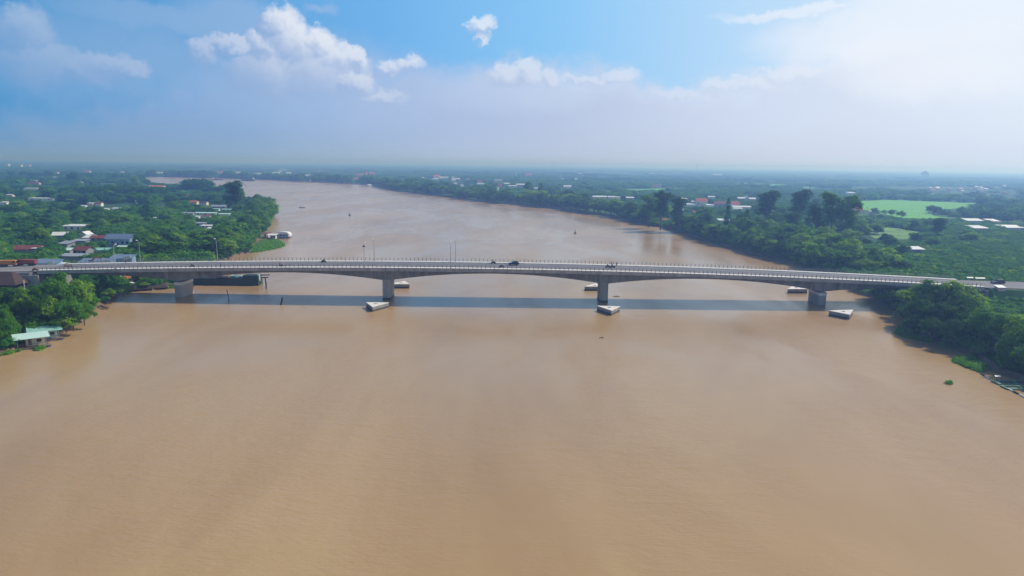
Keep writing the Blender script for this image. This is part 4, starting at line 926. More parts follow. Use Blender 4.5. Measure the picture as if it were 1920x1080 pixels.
# ------------------------------------------------------------------ masses nobody could count
def scatter(name, label, pts, protos):
    """pts: (x, y, z, sx, sy, sz, rz, idx)"""
    me = bpy.data.meshes.new(name); me.from_pydata([p[:3] for p in pts], [], [])
    a = me.attributes.new('scl', 'FLOAT_VECTOR', 'POINT'); a.data.foreach_set('vector', [c for p in pts for c in p[3:6]])
    a = me.attributes.new('rz', 'FLOAT', 'POINT'); a.data.foreach_set('value', [p[6] for p in pts])
    a = me.attributes.new('idx', 'INT', 'POINT'); a.data.foreach_set('value', [int(p[7]) for p in pts])
    o = link(name, me); tag(o, kind='stuff', label=label)
    cc = bpy.data.collections.new(name + '_shapes')
    for i, pm in enumerate(protos):
        po = bpy.data.objects.new('%s_shape_%02d' % (name, i), pm); cc.objects.link(po)
    ng = bpy.data.node_groups.new(name, 'GeometryNodeTree'); q = NT(ng)
    ng.interface.new_socket('Geometry', in_out='INPUT', socket_type='NodeSocketGeometry'); ng.interface.new_socket('Geometry', in_out='OUTPUT', socket_type='NodeSocketGeometry')
    gi = q.n('NodeGroupInput'); go = q.n('NodeGroupOutput'); ip = q.n('GeometryNodeInstanceOnPoints'); ci = q.n('GeometryNodeCollectionInfo')
    ci.inputs['Collection'].default_value = cc; ci.inputs['Separate Children'].default_value = True; ci.inputs['Reset Children'].default_value = True
    def attr(nm, ty):
        x = q.n('GeometryNodeInputNamedAttribute', data_type=ty); x.inputs['Name'].default_value = nm
        return [s for s in x.outputs if s.enabled and s.name == 'Attribute'][0]
    q.l(gi.outputs[0], ip.inputs['Points']); q.l(ci.outputs[0], ip.inputs['Instance']); ip.inputs['Pick Instance'].default_value = True
    q.l(attr('idx', 'INT'), ip.inputs['Instance Index']); q.l(attr('scl', 'FLOAT_VECTOR'), ip.inputs['Scale'])
    cx = q.n('ShaderNodeCombineXYZ'); q.l(attr('rz', 'FLOAT'), cx.inputs[2])
    try:
        e2 = q.n('FunctionNodeEulerToRotation'); q.l(cx.outputs[0], e2.inputs[0]); q.l(e2.outputs[0], ip.inputs['Rotation'])
    except Exception: q.l(cx.outputs[0], ip.inputs['Rotation'])
    q.l(ip.outputs[0], go.inputs[0])
    md = o.modifiers.new('scatter', 'NODES'); md.node_group = ng
    return o
def lobes_low(seed, r, h):
    g = random.Random(seed)
    return [(0, 0, h * .45, r * .8, r * .8, h * .5)] + [(g.uniform(-.6, .6) * r, g.uniform(-.6, .6) * r, h * g.uniform(.3, .55), r * .45, r * .45, h * .42) for _ in range(4)]
orch = [leaf_cloud('orchard_bush', lobes_low(s, 2.6, 3.4), 60, 12, .36, .6, M[mm], 60 + s, .6) for s, mm in ((1, 'leaf_orch'), (2, 'leaf_orch'), (3, 'leaf_orch'), (4, 'leaf_orch'), (5, 'leaf'), (6, 'leaf_lit'))]
wood = [leaf_cloud('wood_block', lobes_low(s, 7, 8), 90, 9, 1.0, 1.6, M[mm], 70 + s, .6) for s, mm in ((1, 'leaf_orch'), (2, 'leaf'), (3, 'leaf_dark'), (4, 'leaf_dark'), (5, 'leaf_orch'))]
FPOLY = [[at(x, y, GZ).xy for x, y in f_] for f_ in FIELDS]
def blocked(x, y, r=0):
    if any(inside(f_, x, y) for f_ in FPOLY): return True
    if YN - 5 < y < YF + 5 and (x < XL + 12 or x > XR - 12): return True
    return any(abs(x - hx) < hr_ - 2 + r and abs(y - hy) < hr_ - 2 + r for hx, hy, hr_ in SITES)
def fits(x, y, h, r):
    return not blocked(x, y, r * .4) and clear_of(x, y, GZ + h, r)
def near_px(P_, x, y, r):   # keeps the whole plant on its bank
    return all(inside(P_, x + dx, y + dy) for dx, dy in ((r, 0), (-r, 0), (0, r), (0, -r)))
def noise2(x, y): return .5 + .25 * math.sin(x * .021 + 1.3 * math.sin(y * .013)) + .25 * math.sin(y * .017 + 1.7 * math.sin(x * .011) + 2)
pts = []
y = 205.0
while y < 640:
    st_ = 3.5 if y < 300 else 4.0 if y < 420 else 5.0
    x = 60.0; xe = y * .78 + 12
    while x < xe:
        jx, jy = x + rnd.uniform(-.9, .9), y + rnd.uniform(-.9, .9); nn = noise2(jx, jy)
        h = 3.2 + 1.6 * nn + rnd.uniform(-.7, .9); s = h / 3.4
        if not fits(jx, jy, h * .95, 2.4): h *= .45; s = h / 3.4
        if nn > .12 and inside(RIGHT, jx - 2, jy) and inside(RIGHT, jx, jy - 2) and fits(jx, jy, h * .95, 2.4):
            k = rnd.choice([0, 1, 2, 3]) if rnd.random() < .86 else rnd.choice([4, 5]); w_ = max(s, .8) * rnd.uniform(1.0, 1.3) * st_ / 4.0
            pts.append((jx, jy, GZ - .2, w_, w_, s, rnd.uniform(0, 6.28), k))
        x += st_
    y += st_
n_r = len(pts)
y = 272.0
while y < 640:
    st_ = 4.0 if y < 420 else 5.0
    x = -y * .78 - 12
    while x < -60:
        jx, jy = x + rnd.uniform(-1.6, 1.6), y + rnd.uniform(-1.6, 1.6); nn = noise2(jx, jy)
        h = 2.6 + 2.4 * nn + rnd.uniform(-1, 1.8); s = h / 3.4
        if not fits(jx, jy, h * .95, 2.4): h *= .45; s = h / 3.4
        if near_px(LEFT, jx, jy, 2.2) and fits(jx, jy, h * .95, 2.4):
            k = rnd.choice([0, 2, 4, 4, 5, 1]); w_ = max(s, .7) * rnd.uniform(.9, 1.3)
            pts.append((jx, jy, GZ - .2, w_, w_, s, rnd.uniform(0, 6.28), k))
        x += st_
    y += st_
for _ in range(900):      # undergrowth on the two near banks
    side = rnd.random() < .45
    if side: jx, jy = rnd.uniform(-175, -118), rnd.uniform(165, 272); P_ = LEFT
    else: jx, jy = rnd.uniform(112, 200), rnd.uniform(150, 262); P_ = RIGHT
    h = rnd.uniform(1.8, 3.6); s = h / 3.4
    if near_px(P_, jx, jy, 1.2) and fits(jx, jy, h, 1.6): pts.append((jx, jy, GZ - .4, s, s, s, rnd.uniform(0, 6.28), rnd.choice([0, 1, 4, 4])))
scatter('orchard_vegetation', 'low green orchard and grove canopy on both banks', pts, orch)
wp = []
dy = 100.0
while dy > 3.4:            # rows closer together in the picture are farther apart on the plain
    Y = CAMH * FPX / dy; g_ = max(9.0, Y * .0125)
    x = -Y * .8
    while x < Y * .8:
        jx, jy = x + rnd.uniform(-.5, .5) * g_, Y + rnd.uniform(-.5, .5) * Y * .03
        P_ = LEFT if (jx < -40 and inside(LEFT, jx, jy)) else RIGHT
        r_ = g_ * .75; s = r_ / 7
        # parcels: open meadow, even plantation or mixed wood
        u_, v_ = jx * .97 + jy * .24, jy * .97 - jx * .24
        pw = 150 if jy < 1400 else 150 * (jy / 1400); ph = 90 if jy < 1400 else 90 * (jy / 1400) ** 1.5
        if jy >= 1400: pw = 300.0 * 2 ** int(math.log2(jy / 1400)); ph = 200.0 * 2 ** int(1.4 * math.log2(jy / 1400))
        hsh = math.sin(math.floor(u_ / pw) * 12.99 + math.floor(v_ / ph) * 78.23 + pw) * 43758.5; hsh -= math.floor(hsh)
        if hsh < .20: kk, top_ = None, 0
        elif hsh < .60: kk, top_ = [0, 4], 5.5 + 3 * ((hsh * 7) % 1) + rnd.uniform(-.25, .25)
        else: kk, top_ = [1, 2, 3, 1, 0], 7 + rnd.uniform(-2.5, 4)
        if kk is None and rnd.random() < .08: kk, top_ = [1, 2], rnd.uniform(4, 8)
        if kk and near_px(P_, jx, jy, min(r_, 12)):
            if not fits(jx, jy, top_ * .95, r_): top_ *= .4
            if fits(jx, jy, top_ * .95, r_): wp.append((jx, jy, GZ - .3, s, s, top_ / 8, rnd.uniform(0, 6.28), rnd.choice(kk)))
        x += g_ * 1.05
    dy -= max(.42, dy * .035) if dy > 12 else .42
scatter('riverside_woods', 'hazy woods lining the upper river', FARPTS, wood)
scatter('distant_woods', 'far woods and plantations fading into haze', wp, wood)
# the flat topped plantation on the left bank
pl_ = []
for i in range(64):
    for j in range(7):
        p = at(122 + i * 2.6, 371, GZ); x_, y_ = p.x + rnd.uniform(-1.5, 1.5), p.y + j * 9 + rnd.uniform(-2, 2)
        pl_.append((x_, y_, GZ, .55, .7, 1.45 + rnd.uniform(-.05, .05), rnd.uniform(0, 6), rnd.choice([2, 3])))
scatter('plantation_wood', 'dark flat topped plantation wood on the left bank', [p for p in pl_ if inside(LEFT, p[0], p[1])], wood)

# floating plants
def mat_of_plants(name, px_poly, n, label, leaf=.22, z=.12):
    P_ = [at(x, y).xy for x, y in px_poly]; xs = [p.x for p in P_]; ys = [p.y for p in P_]; lob = []; mb_ = []
    g = random.Random(hash(label) % 1000 if False else len(label) * 7 + n)
    while len(lob) < n:
        x, y = g.uniform(min(xs), max(xs)), g.uniform(min(ys), max(ys))
        if inside(P_, x, y): lob.append((x, y, z, .5, .5, .3 + g.random() * .25))
    me = leaf_cloud(name, lob, n * 3, 12, leaf, .45, M['hyacinth'], n, .3, .8)
    o = link(name, me); tag(o, kind='stuff', label=label); return o
mat_of_plants('water_hyacinth', [(1786, 677), (1800, 671), (1822, 671), (1846, 682), (1852, 692), (1838, 698), (1808, 688)], 420, 'bright green water hyacinth patch beside the floating boom')
mat_of_plants('water_hyacinth', [(1762, 644), (1775, 639), (1792, 645), (1784, 652), (1768, 648)], 90, 'small green water hyacinth patch at the dark trees')
mat_of_plants('water_hyacinth', [(1676, 624), (1690, 614), (1720, 622), (1770, 634), (1740, 641), (1700, 634)], 380, 'dark green weed fringe under the right bank trees')
mat_of_plants('water_hyacinth', [(1775, 719), (1780, 717.5), (1785, 719), (1781, 720.5)], 5, 'small floating weed tuft on open water')
mat_of_plants('water_hyacinth', [(448, 474), (470, 466), (490, 451), (520, 449), (534, 458), (532, 463), (500, 470), (476, 474)], 900, 'green floating weed carpet in front of the stilt houses', .35)
mat_of_plants('water_hyacinth', [(0, 652), (22, 648), (40, 657), (20, 664), (-4, 668), (-20, 672), (-20, 655)], 200, 'weed fringe below the floating houses')
mat_of_plants('water_hyacinth', [(0, 618), (24, 622), (42, 630), (20, 640), (-5, 650)], 260, 'weed carpet behind the floating houses')
mat_of_plants('water_hyacinth', [(66, 655), (78, 651), (80, 655), (70, 658)], 30, 'weed tuft at the floating house corner')
mat_of_plants('water_hyacinth', [(286, 541), (310, 536), (345, 537), (326, 541)], 80, 'grassy weed strip between debris heap and first pier')

# where a row or clump shares one description, say which one by its place from the left
ONES = ' first second third fourth fifth sixth seventh eighth ninth tenth eleventh twelfth thirteenth fourteenth fifteenth sixteenth seventeenth eighteenth nineteenth'.split(' ')
TENS = ['', '', 'twenty', 'thirty', 'forty', 'fifty', 'sixty', 'seventy', 'eighty', 'ninety']
def ordinal(n):
    if n < 20: return ONES[n]
    if n % 10 == 0: return TENS[n // 10][:-1] + 'ieth'
    return TENS[n // 10] + ' ' + ONES[n % 10]
def rank_labels(cats):
    by = {}
    for o in COL.objects:
        if o.parent is None and o.get('category') in cats and o.get('label'): by.setdefault(o['label'], []).append(o)
    for lab, os_ in by.items():
        if len(os_) < 2: continue
        os_.sort(key=lambda o: proj(o.location)[0])
        for i, o in enumerate(os_): o['label'] = '%s, %s from the left' % (lab, ordinal(i + 1))
rank_labels(('tree', 'plant', 'bush', 'house'))

# ------------------------------------------------------------------ lamps, poles, masts
def lamp_post(px, py_top, far, label, camera=False):
    Y = YF - .3 if far else YN + .15
    X = atY(px, 490, Y).x; zb = zpar(X)
    h = atY(px, py_top, Y).z - zb
    o = thing('street_lamp', label, 'street lamp', (X, Y, zb), group='street lamps on the bridge')
    s = -1 if far else 1
    MB().path([(0, 0, 0), (0, 0, h * .8), (0, s * .25, h * .94), (0, s * 1.0, h)], [.13, .09, .075, .06], 6).build('pole', M['galv'], o)
    MB().box(0, 0, .1, .45, .45, .2).build('base_plate', M['greysteel'], o)
    MB().box(0, s * 1.45, h + .05, .34, 1.0, .16, taper=.8).build('lamp_head', M['white'], o)
    if camera: MB().box(0, -.2, h * .86, .7, .5, .45).build('control_box', M['black'], o)
    return o
lamp_post(215, 459, False, 'street lamp on the near railing beside the blue tin shops')
lamp_post(683, 455, False, 'street lamp carrying a black box on the near railing', True)
lamp_post(845, 455, False, 'near railing lamp of the close pair at mid river')
lamp_post(263, 450, True, 'street lamp on the far railing right of the blue shops')
lamp_post(408, 447, True, 'street lamp on the far railing above the dark barge')
lamp_post(702, 447, True, 'far railing lamp just right of the lamp with black box')
lamp_post(854, 446, True, 'far railing lamp of the close pair at mid river')
def power_pole(px, pb, pt, label, z=GZ, arms=2, m='concrete_light', cat='power pole', r=.16):
    p = at(px, pb, z); h = atY(px, pt, p.y).z - z
    o = thing('power_pole', label, cat, (p.x, p.y, z))
    MB().tube((0, 0, -.3), (0, 0, h), r, r * .6, 8).build('pole', M[m], o)
    for i in range(arms): MB().box(0, 0, h - .9 - i * 1.3, 2.0, .14, .14, rz=.3 - .5 * i).build('crossarm', M['greysteel'], o)
    return o
power_pole(48, 560, 526, 'white concrete power pole with two crossarms before the tree clump', r=.26)
power_pole(90, 440, 430, 'thin grey pole beside the white flat roofed house', arms=1)
power_pole(1119, 372, 356, 'thin pale pole on the road behind the bank belt', arms=2, r=.3)
power_pole(1196, 374, 360, 'second thin pale pole right along the bank road', arms=1, r=.3)
power_pole(917 + 135, 367, 350, 'pale pole before the wide white tent roof', arms=0, r=.3)
def mast(px, pb, pt, w_, label):
    p = at(px, pb, GZ); h = atY(px, pt, p.y).z - GZ
    o = thing('lattice_mast', label, 'mast', (p.x, p.y, GZ)); mb = MB()
    for sx, sy in ((-1, -1), (1, -1), (1, 1), (-1, 1)): mb.tube((sx * w_, sy * w_, 0), (sx * w_ * .25, sy * w_ * .25, h), w_ * .14, w_ * .1, 4)
    mb.build('legs', M['greysteel'], o); br = MB(); n = 12
    for i in range(n):
        a, b_ = w_ * (1 - .75 * i / n), w_ * (1 - .75 * (i + 1) / n); z0, z1 = h * i / n, h * (i + 1) / n
        for (x0, y0, x1, y1) in ((-a, -a, b_, -b_), (a, -a, b_, b_), (a, a, -b_, b_), (-a, a, -b_, -b_)): br.tube((x0, y0, z0), (x1, y1, z1), w_ * .06, n=4)
    br.build('bracing', M['greysteel'], o); return o
mast(1038, 324, 302, 2.2, 'thin lattice mast on the skyline above the far village')
mast(1307, 326, 302, 2.2, 'thin lattice mast on the skyline above the red roofed houses')
mast(1517, 372, 345, 1.2, 'faint lattice mast between loose tree and twin trees')

# ------------------------------------------------------------------ boats, barges, floating houses
def hull(mb, L, Wd, h, zb=-.5, bow=.25, rake=.2):
    prof = []
    for i in range(13):
        t = i / 12; x = -L / 2 + L * t; k = 1 - max(0, (t - (1 - bow)) / bow) ** 2 * .8 - max(0, (.12 - t) / .12) ** 2 * .25
        up_ = rake * h * (max(0, (t - .75) / .25) ** 2 + .4 * max(0, (.1 - t) / .1))
        w_ = Wd / 2 * k
        prof.append([(x, -w_, h + up_), (x, -w_ * .9, zb), (x, w_ * .9, zb), (x, w_, h + up_)])
    return mb.sweep(prof)
def gunwale(L, Wd, h): return MB().box(0, -Wd / 2 - .05, h + .08, L * .74, .16, .16).box(0, Wd / 2 + .05, h + .08, L * .74, .16, .16)
pb_ = at(430, 533.5, 0); Lb = (487.5 - 352) * .2035
bx = at(352, 534, 0).x + Lb / 2
o = thing('river_barge', 'dark green barge moored behind the first pier under scrap boards', 'barge', (bx, at(420, 535).y + 2.6, 0))
MB().box(0, 0, .95, Lb, 5.2, 2.9, taper=.99).build('hull', M['hull'], o)
gunwale(Lb * 1.3, 5.2, 2.35).build('gunwale', M['wetwood'], o)
MB().box(Lb / 2 - 3.2, 0, 3.2, 6, 4.4, 1.5, taper=.94).build('cabin', M['hull'], o)
MB().box(Lb / 2 - .2, -1.2, 3.0, .9, .9, 2.4).build('vent_pipe', M['roof_mint'], o)
CN = dict(roof_grey='grey', timber='brown', roof_green='pale green', wetwood='black', hullbrown='dark red', roof_white='white', bluetarp='blue', pinkwall='pink', cream='cream', bluewall='slate blue', dirt='earth coloured')
g = random.Random(5)
for i in range(34):
    x_, w_ = bx - Lb / 2 + 2 + g.random() * (Lb - 9), g.uniform(1.6, 4.5)
    ck = g.choice(['roof_grey', 'timber', 'roof_green', 'timber', 'wetwood', 'hullbrown', 'roof_white', 'bluetarp'])
    tag(link('scrap_board', MB().box(0, 0, 0, w_, g.uniform(.8, 2.2), .07, rz=g.uniform(-.4, .4), ry=g.uniform(-.12, .12), rx=g.uniform(-.25, .25)).mesh('scrap_board', M[ck]), None,
         (x_, o.location.y + g.uniform(-2, 2), 2.75 + g.random() * .9)), 'loose ' + CN[ck] + ' scrap board piled on the dark green barge', 'board', 'scrap boards on the barge')
for i, (a0, a1, z_) in enumerate(((484, 508, 3.6), (484, 505, 2.6))):
    p0 = at(a0, 533); p1 = at(a1, 533)
    tag(MB().tube((p0.x - 2, o.location.y, z_), (p1.x, o.location.y + .5, z_ + .25), .28, .2, 7).build('mooring_log', M['wetwood']), ['upper long log jutting out past the barge end', 'lower long log jutting out past the barge end'][i], 'log')
def stake(px, pb, pxt, pt, r, label):
    p = at(px, pb); t_ = atY(pxt, pt, p.y)
    mb = MB(); d_ = Vector((t_.x - p.x, 0, t_.z)); n = 7
    mb.path([(-d_.x * .25, 0, -d_.z * .25), (0, 0, 0), (d_.x * .5 + r * .5, .05, d_.z * .5), (d_.x, 0, d_.z)], [r * 1.05, r, r * .95, r * .8], 8)
    return tag(link('mooring_stake', mb.mesh('mooring_stake', M['wetwood']), None, (p.x, p.y, 0)), label, 'stake', 'wooden stakes in the river')
stake(429.5, 566, 425, 543, .16, 'thin leaning stake in the water left of the stout one')
stake(526.5, 571, 529, 557, .3, 'short stout dark stake standing alone in the water')
stake(499, 541, 497, 521, .28, 'dark stake at the end of the barge logs')
# logs lying at the left bank
g = random.Random(9)
for i in range(16):
    px = 182 + g.random() * 24; py = 560 + g.random() * 20 - (px - 182) * .25; p = at(px, py, .5)
    L_ = g.uniform(4, 7)
    o = tag(link('felled_log', MB().path([(-L_ / 2, 0, 0), (0, g.uniform(-.1, .1), 0), (L_ / 2, 0, 0)], [.22, .2, .15], 7).mesh('felled_log', M['timber' if i % 2 else 'hullbrown']), None, (p.x, p.y, .35 + .5 * g.random()), -.62 + g.uniform(-.25, .25)),
        'weathered brown log lying at the left water edge', 'log', 'logs at the left bank')
# debris heap under the bridge
g = random.Random(12)
for i in range(46):
    px = g.uniform(214, 312); py = 527 + g.uniform(-6, 5) - (px - 214) * .02; p = at(px, py, 1.6)
    ck = g.choice(['timber', 'pinkwall', 'cream', 'roof_grey', 'wetwood', 'bluewall', 'roof_white', 'dirt', 'timber']); mm = M[ck]
    if g.random() < .5: mb = MB().box(0, 0, 0, g.uniform(1, 3), g.uniform(.6, 1.5), g.uniform(.08, .6), ry=g.uniform(-.4, .4), rx=g.uniform(-.4, .4))
    else: mb = MB().tube((-1.2, 0, -.3), (g.uniform(.8, 1.8), .4, g.uniform(0, .6)), .09, .07, 6)
    tag(link('debris_piece', mb.mesh('debris_piece', mm), None, (p.x, p.y, g.uniform(1.5, 2.6)), g.uniform(0, 3)), 'broken ' + CN[ck] + ' board on the debris heap under the bridge', 'debris', 'debris heap under the bridge')
dm = MB(); base_ = [at(x, y, GZ) for x, y in ((206, 536), (240, 541), (310, 536), (318, 528), (250, 520), (210, 524))]
dm.prism([(p.x, p.y) for p in base_], GZ - .5, 1.6, 1.2); tag(dm.build('dirt', M['darkearth']), kind='structure')
sheet('dirt', [(353, 470), (368, 465), (381, 460), (378, 466), (372, 471), (383, 478), (378, 484), (368, 477)], M['dirt'], GZ + .25)

def wheel(mb_o, x, y, r, w_, parent):
    t_ = MB().tube((x, y - w_ / 2, r), (x, y + w_ / 2, r), r, n=14).build('wheel', M['rubber'], parent)
    MB().tube((x, y - w_ / 2 - .02, r), (x, y + w_ / 2 + .02, r), r * .5, n=10).build('rim', M['greysteel'], t_)
def excavator(loc, rz, label, m='orange', boom=True, s=1.0):
    o = thing('excavator', label, 'excavator', loc, rz, None, (s, s, s))
    for sy in (-1, 1): MB().extrude([(-1.7, .1), (-1.9, .5), (-1.6, .9), (1.6, .9), (1.9, .5), (1.7, .1)], sy * 1.0 - .28, sy * 1.0 + .28).build('track', M['rubber'], o)
    MB().box(-.4, 0, 1.5, 2.9, 2.3, .9, taper=.92).build('body', M[m], o)
    c = MB().box(.9, .6, 2.1, 1.2, 1.0, 1.7, taper=.86).build('cab', M[m], o)
    MB().box(1.0, .6, 2.25, 1.25, .8, .8, taper=.9).build('window', M['glass'], c)
    MB().path([(.6, -.3, 1.6), (2.6, -.3, 4.0), (4.4, -.3, 3.6)], [.28, .24, .18], 5).build('boom', M[m], o)
    MB().path([(4.3, -.3, 3.7), (5.0, -.3, 1.8)], [.2, .14], 5).build('arm', M[m], o)
    MB().box(5.0, -.3, 1.4, .7, .9, .8, ry=.4).build('bucket', M['greysteel'], o)
    return o
def truck(loc, rz, label, m, dump=True):
    o = thing('dump_truck' if dump else 'cargo_truck', label, 'truck', loc, rz, None, (.86, .86, .86))
    c = MB().extrude([(2.0, .7), (3.4, .7), (3.45, 1.5), (3.2, 2.6), (2.0, 2.7)], -1.1, 1.1).build('cab', M[m], o)
    MB().box(3.37, 0, 2.0, .1, 1.8, .7, ry=-.2).build('windscreen', M['glass'], c)
    for sy in (-1, 1):
        MB().box(2.7, sy * 1.11, 2.0, .8, .06, .6).build('window', M['glass'], c)
        MB().box(3.44, sy * .85, 1.0, .1, .3, .22).build('headlight', M['white'], o)
    MB().extrude([(-3.6, 1.0), (-3.9, 2.6), (1.8, 2.7), (1.7, 1.0)], -1.15, 1.15).build('cargo_bed', M[m], o)
    MB().box(-.2, 0, .85, 7.0, .9, .3).build('chassis', M['black'], o)
    for x in (-2.6, -1.4, 2.6):
        for sy in (-1, 1): wheel(None, x, sy * .95, .5, .35, o)
    return o
zL = 7.6
p = atY(17, 500, 253); truck((p.x, 253, zroad(XL) - .35), .1, 'dusty orange dump truck parked at the left bridge end', 'orange')
p = atY(51, 497, 254.5); truck((p.x, 254.6, zroad(XL) - .2), 3.2, 'rusty red truck parked beside the long blue grey shop', 'rust')
p = atY(126, 489, 268.5); excavator((p.x, 281, 4.2), .3, 'rusty red excavator parked behind the railing by the tin workshop', 'rust', s=1.15)
p = at(238, 527, 1.6); excavator((p.x, p.y, 1.7), 2.6, 'orange excavator working on the debris heap under the bridge', 'orange', s=.9)
p = at(371, 472, GZ); excavator((p.x, p.y, GZ + .3), 1.2, 'small rusty excavator on bare earth behind the railing', 'rust', s=.9)

def car(loc, rz, label, m, suv=True, wagon=True):
    o = thing('parked_car' if 'parked' in label else 'car', label, 'car', loc, rz)
    body = [(-2.2, .35), (-2.25, .95), (-1.9, 1.05), (1.0, 1.05), (2.1, .9), (2.25, .6), (2.2, .35)]
    b_ = MB().extrude(body, -.9, .9).build('body', M[m], o)
    MB().add([(-2.0, -.82, 1.04), (1.0, -.82, 1.04), (1.0, .82, 1.04), (-2.0, .82, 1.04), (-1.75, -.68, 1.62), (.25, -.68, 1.62), (.25, .68, 1.62), (-1.75, .68, 1.62)],
             [(0, 1, 5, 4), (1, 2, 6, 5), (2, 3, 7, 6), (3, 0, 4, 7)]).build('window', M['glass'], o)
    MB().box(-.75, 0, 1.66, 2.1, 1.42, .08, taper=.95).build('roof', M[m], o)
    for sy in (-1, 1):
        MB().box(2.2, sy * .62, .72, .12, .36, .16).build('headlight', M['white'], o)
        MB().box(-2.24, sy * .68, .8, .08, .24, .22).build('tail_light', M['red'], o)
        for x in (-1.35, 1.4): wheel(None, x, sy * .8, .35, .24, o)
    bv = b_.modifiers.new('bevel', 'BEVEL'); bv.width = .08; bv.segments = 2
    return o
    return o
X = atY(963, 496, 253).x
c_ = car((X, 252.2, zroad(X) + .06), math.pi, 'dark blue car driving over the middle of the bridge', 'navy'); c_.scale = (.88,) * 3
X = XR + 16; car((at(1877, 533, 7.6).x, 251, zroad(XR) - .35), math.pi, 'dark car on the road beyond the right bridge end', 'black')

# people: one continuous body grown over a skeleton, clothes as children
def skin_obj(name, m, vs, es, rs, parent=None):
    me = bpy.data.meshes.new(name); me.from_pydata(vs, es, []); me.materials.append(m)
    o = link(name, me, parent); md = o.modifiers.new('Skin', 'SKIN'); md.use_smooth_shade = True
    for i, r_ in enumerate(rs):
        sv2 = me.skin_vertices[0].data[i]; sv2.radius = (r_, r_) if not isinstance(r_, tuple) else r_
    me.skin_vertices[0].data[0].use_root = True
    ss = o.modifiers.new('Sub', 'SUBSURF'); ss.levels = 1; ss.render_levels = 1
    return o
def person(loc, rz, label, shirt, sit=False, group=None):
    o = thing('person', label, 'person', loc, rz, group)
    if sit:   # riding: facing +x, hips at .78
        V = [(0, 0, .82), (.04, 0, 1.05), (.08, 0, 1.30), (.10, 0, 1.42), (.12, 0, 1.53), (.14, 0, 1.64),
             (.08, .19, 1.33), (.28, .27, 1.16), (.50, .28, 1.08), (.56, .27, 1.07), (.08, -.19, 1.33), (.28, -.27, 1.16), (.50, -.28, 1.08), (.56, -.27, 1.07),
             (.04, .11, .80), (.40, .17, .72), (.30, .17, .32), (.42, .17, .28), (.04, -.11, .80), (.40, -.17, .72), (.30, -.17, .32), (.42, -.17, .28)]
    else:
        V = [(0, 0, .92), (0, 0, 1.12), (.01, 0, 1.34), (.01, 0, 1.46), (.02, 0, 1.55), (.03, 0, 1.66),
             (0, .19, 1.38), (.03, .25, 1.10), (.12, .24, .88), (.14, .24, .80), (0, -.19, 1.38), (-.02, -.25, 1.10), (.06, -.25, .86), (.08, -.25, .78),
             (0, .10, .88), (.06, .11, .48), (.02, .11, .08), (.16, .12, .04), (0, -.10, .88), (-.04, -.11, .48), (-.12, -.11, .10), (.02, -.12, .04)]
    E = [(0, 1), (1, 2), (2, 3), (3, 4), (4, 5), (2, 6), (6, 7), (7, 8), (8, 9), (2, 10), (10, 11), (11, 12), (12, 13), (0, 14), (14, 15), (15, 16), (16, 17), (0, 18), (18, 19), (19, 20), (20, 21)]
    Rr = [.13, .12, .14, .055, .095, .085, .065, .045, .035, .035, .065, .045, .035, .035, .09, .065, .045, .04, .09, .065, .045, .04]
    skin_obj('body', M['skin'], V, E, Rr, o)
    skin_obj('shirt', M[shirt], [V[0], V[1], V[2], V[6], V[7], V[10], V[11]], [(0, 1), (1, 2), (2, 3), (3, 4), (2, 5), (5, 6)], [.15, .15, .165, .085, .065, .085, .065], o)
    skin_obj('trousers', M['cloth_dark'], [V[0], V[14], V[15], V[16], V[18], V[19], V[20]], [(0, 1), (1, 2), (2, 3), (0, 4), (4, 5), (5, 6)], [.145, .105, .08, .06, .105, .08, .06], o)
    MB().sphere((V[5][0] - .01, 0, V[5][2] + .02), .115, .105, .12, 8, 4, z0=-.1).build('helmet' if sit else 'hair', M['cloth_dark' if not sit else 'white'], o)
    return o
def motorbike(loc, rz, label, m, group='motorbikes on the bridge'):
    o = thing('motorbike', label, 'motorbike', loc, rz, group)
    for x in (-.62, .62):
        w_ = MB().tube((x, -.05, .3), (x, .05, .3), .3, n=14).build('wheel', M['rubber'], o)
    MB().extrude([(-.75, .62), (-.6, .80), (.12, .78), (.3, .62), (.2, .35), (-.35, .33)], -.13, .13).build('body', M[m], o)
    MB().box(-.25, 0, .83, .72, .26, .09, taper=.9).build('seat', M['black'], o)
    MB().path([(.62, 0, .3), (.5, 0, .85), (.42, 0, 1.05)], .05, 6).build('fork', M['greysteel'], o)
    MB().tube((.44, -.33, 1.06), (.44, .33, 1.06), .025, n=6).build('handlebar', M['black'], o)
    MB().sphere((.55, 0, .92), .09, .1, .1, 8, 4).build('headlight', M['white'], o)
    return o
def rider(px, Y, rz, bl, pl__, shirt, m='black', both=True):
    X = atY(px, 492, Y).x; z_ = zroad(X) + .06
    motorbike((X, Y, z_), rz, bl, m)
    if both: person((X, Y, z_ + .02), rz, pl__, shirt, True, 'motorbike riders')
rider(607, 254.9, 0, 'dark motorbike passing near the second pier', 'rider in dark shirt and white helmet near the second pier', 'cloth_dark')
rider(925, 254.6, math.pi, 'dark motorbike left of the blue car at the far kerb', 'rider in dark shirt left of the blue car at the far kerb', 'cloth_dark')
rider(941, 245.5, 0, 'dark motorbike in the near lane left of the blue car', 'rider in pale shirt in the near lane left of the blue car', 'cloth_pale')
rider(1140, 250.5, math.pi, 'dark motorbike leading the pair above the third pier', 'rider in dark shirt leading the pair above the third pier', 'cloth_dark')
rider(1149, 250.0, math.pi, 'dark motorbike following in the pair above the third pier', 'rider in pale shirt following in the pair above the third pier', 'cloth_pale')
rider(528, 242.6, 0, 'dark motorbike beside the person in red between first and second piers', 'rider in red shirt beside the near railing', 'cloth_red')
rider(64, 241.5, .2, 'red motorbike at the left end of the near railing', 'rider in red shirt at the left end of the near railing', 'cloth_red', 'red')
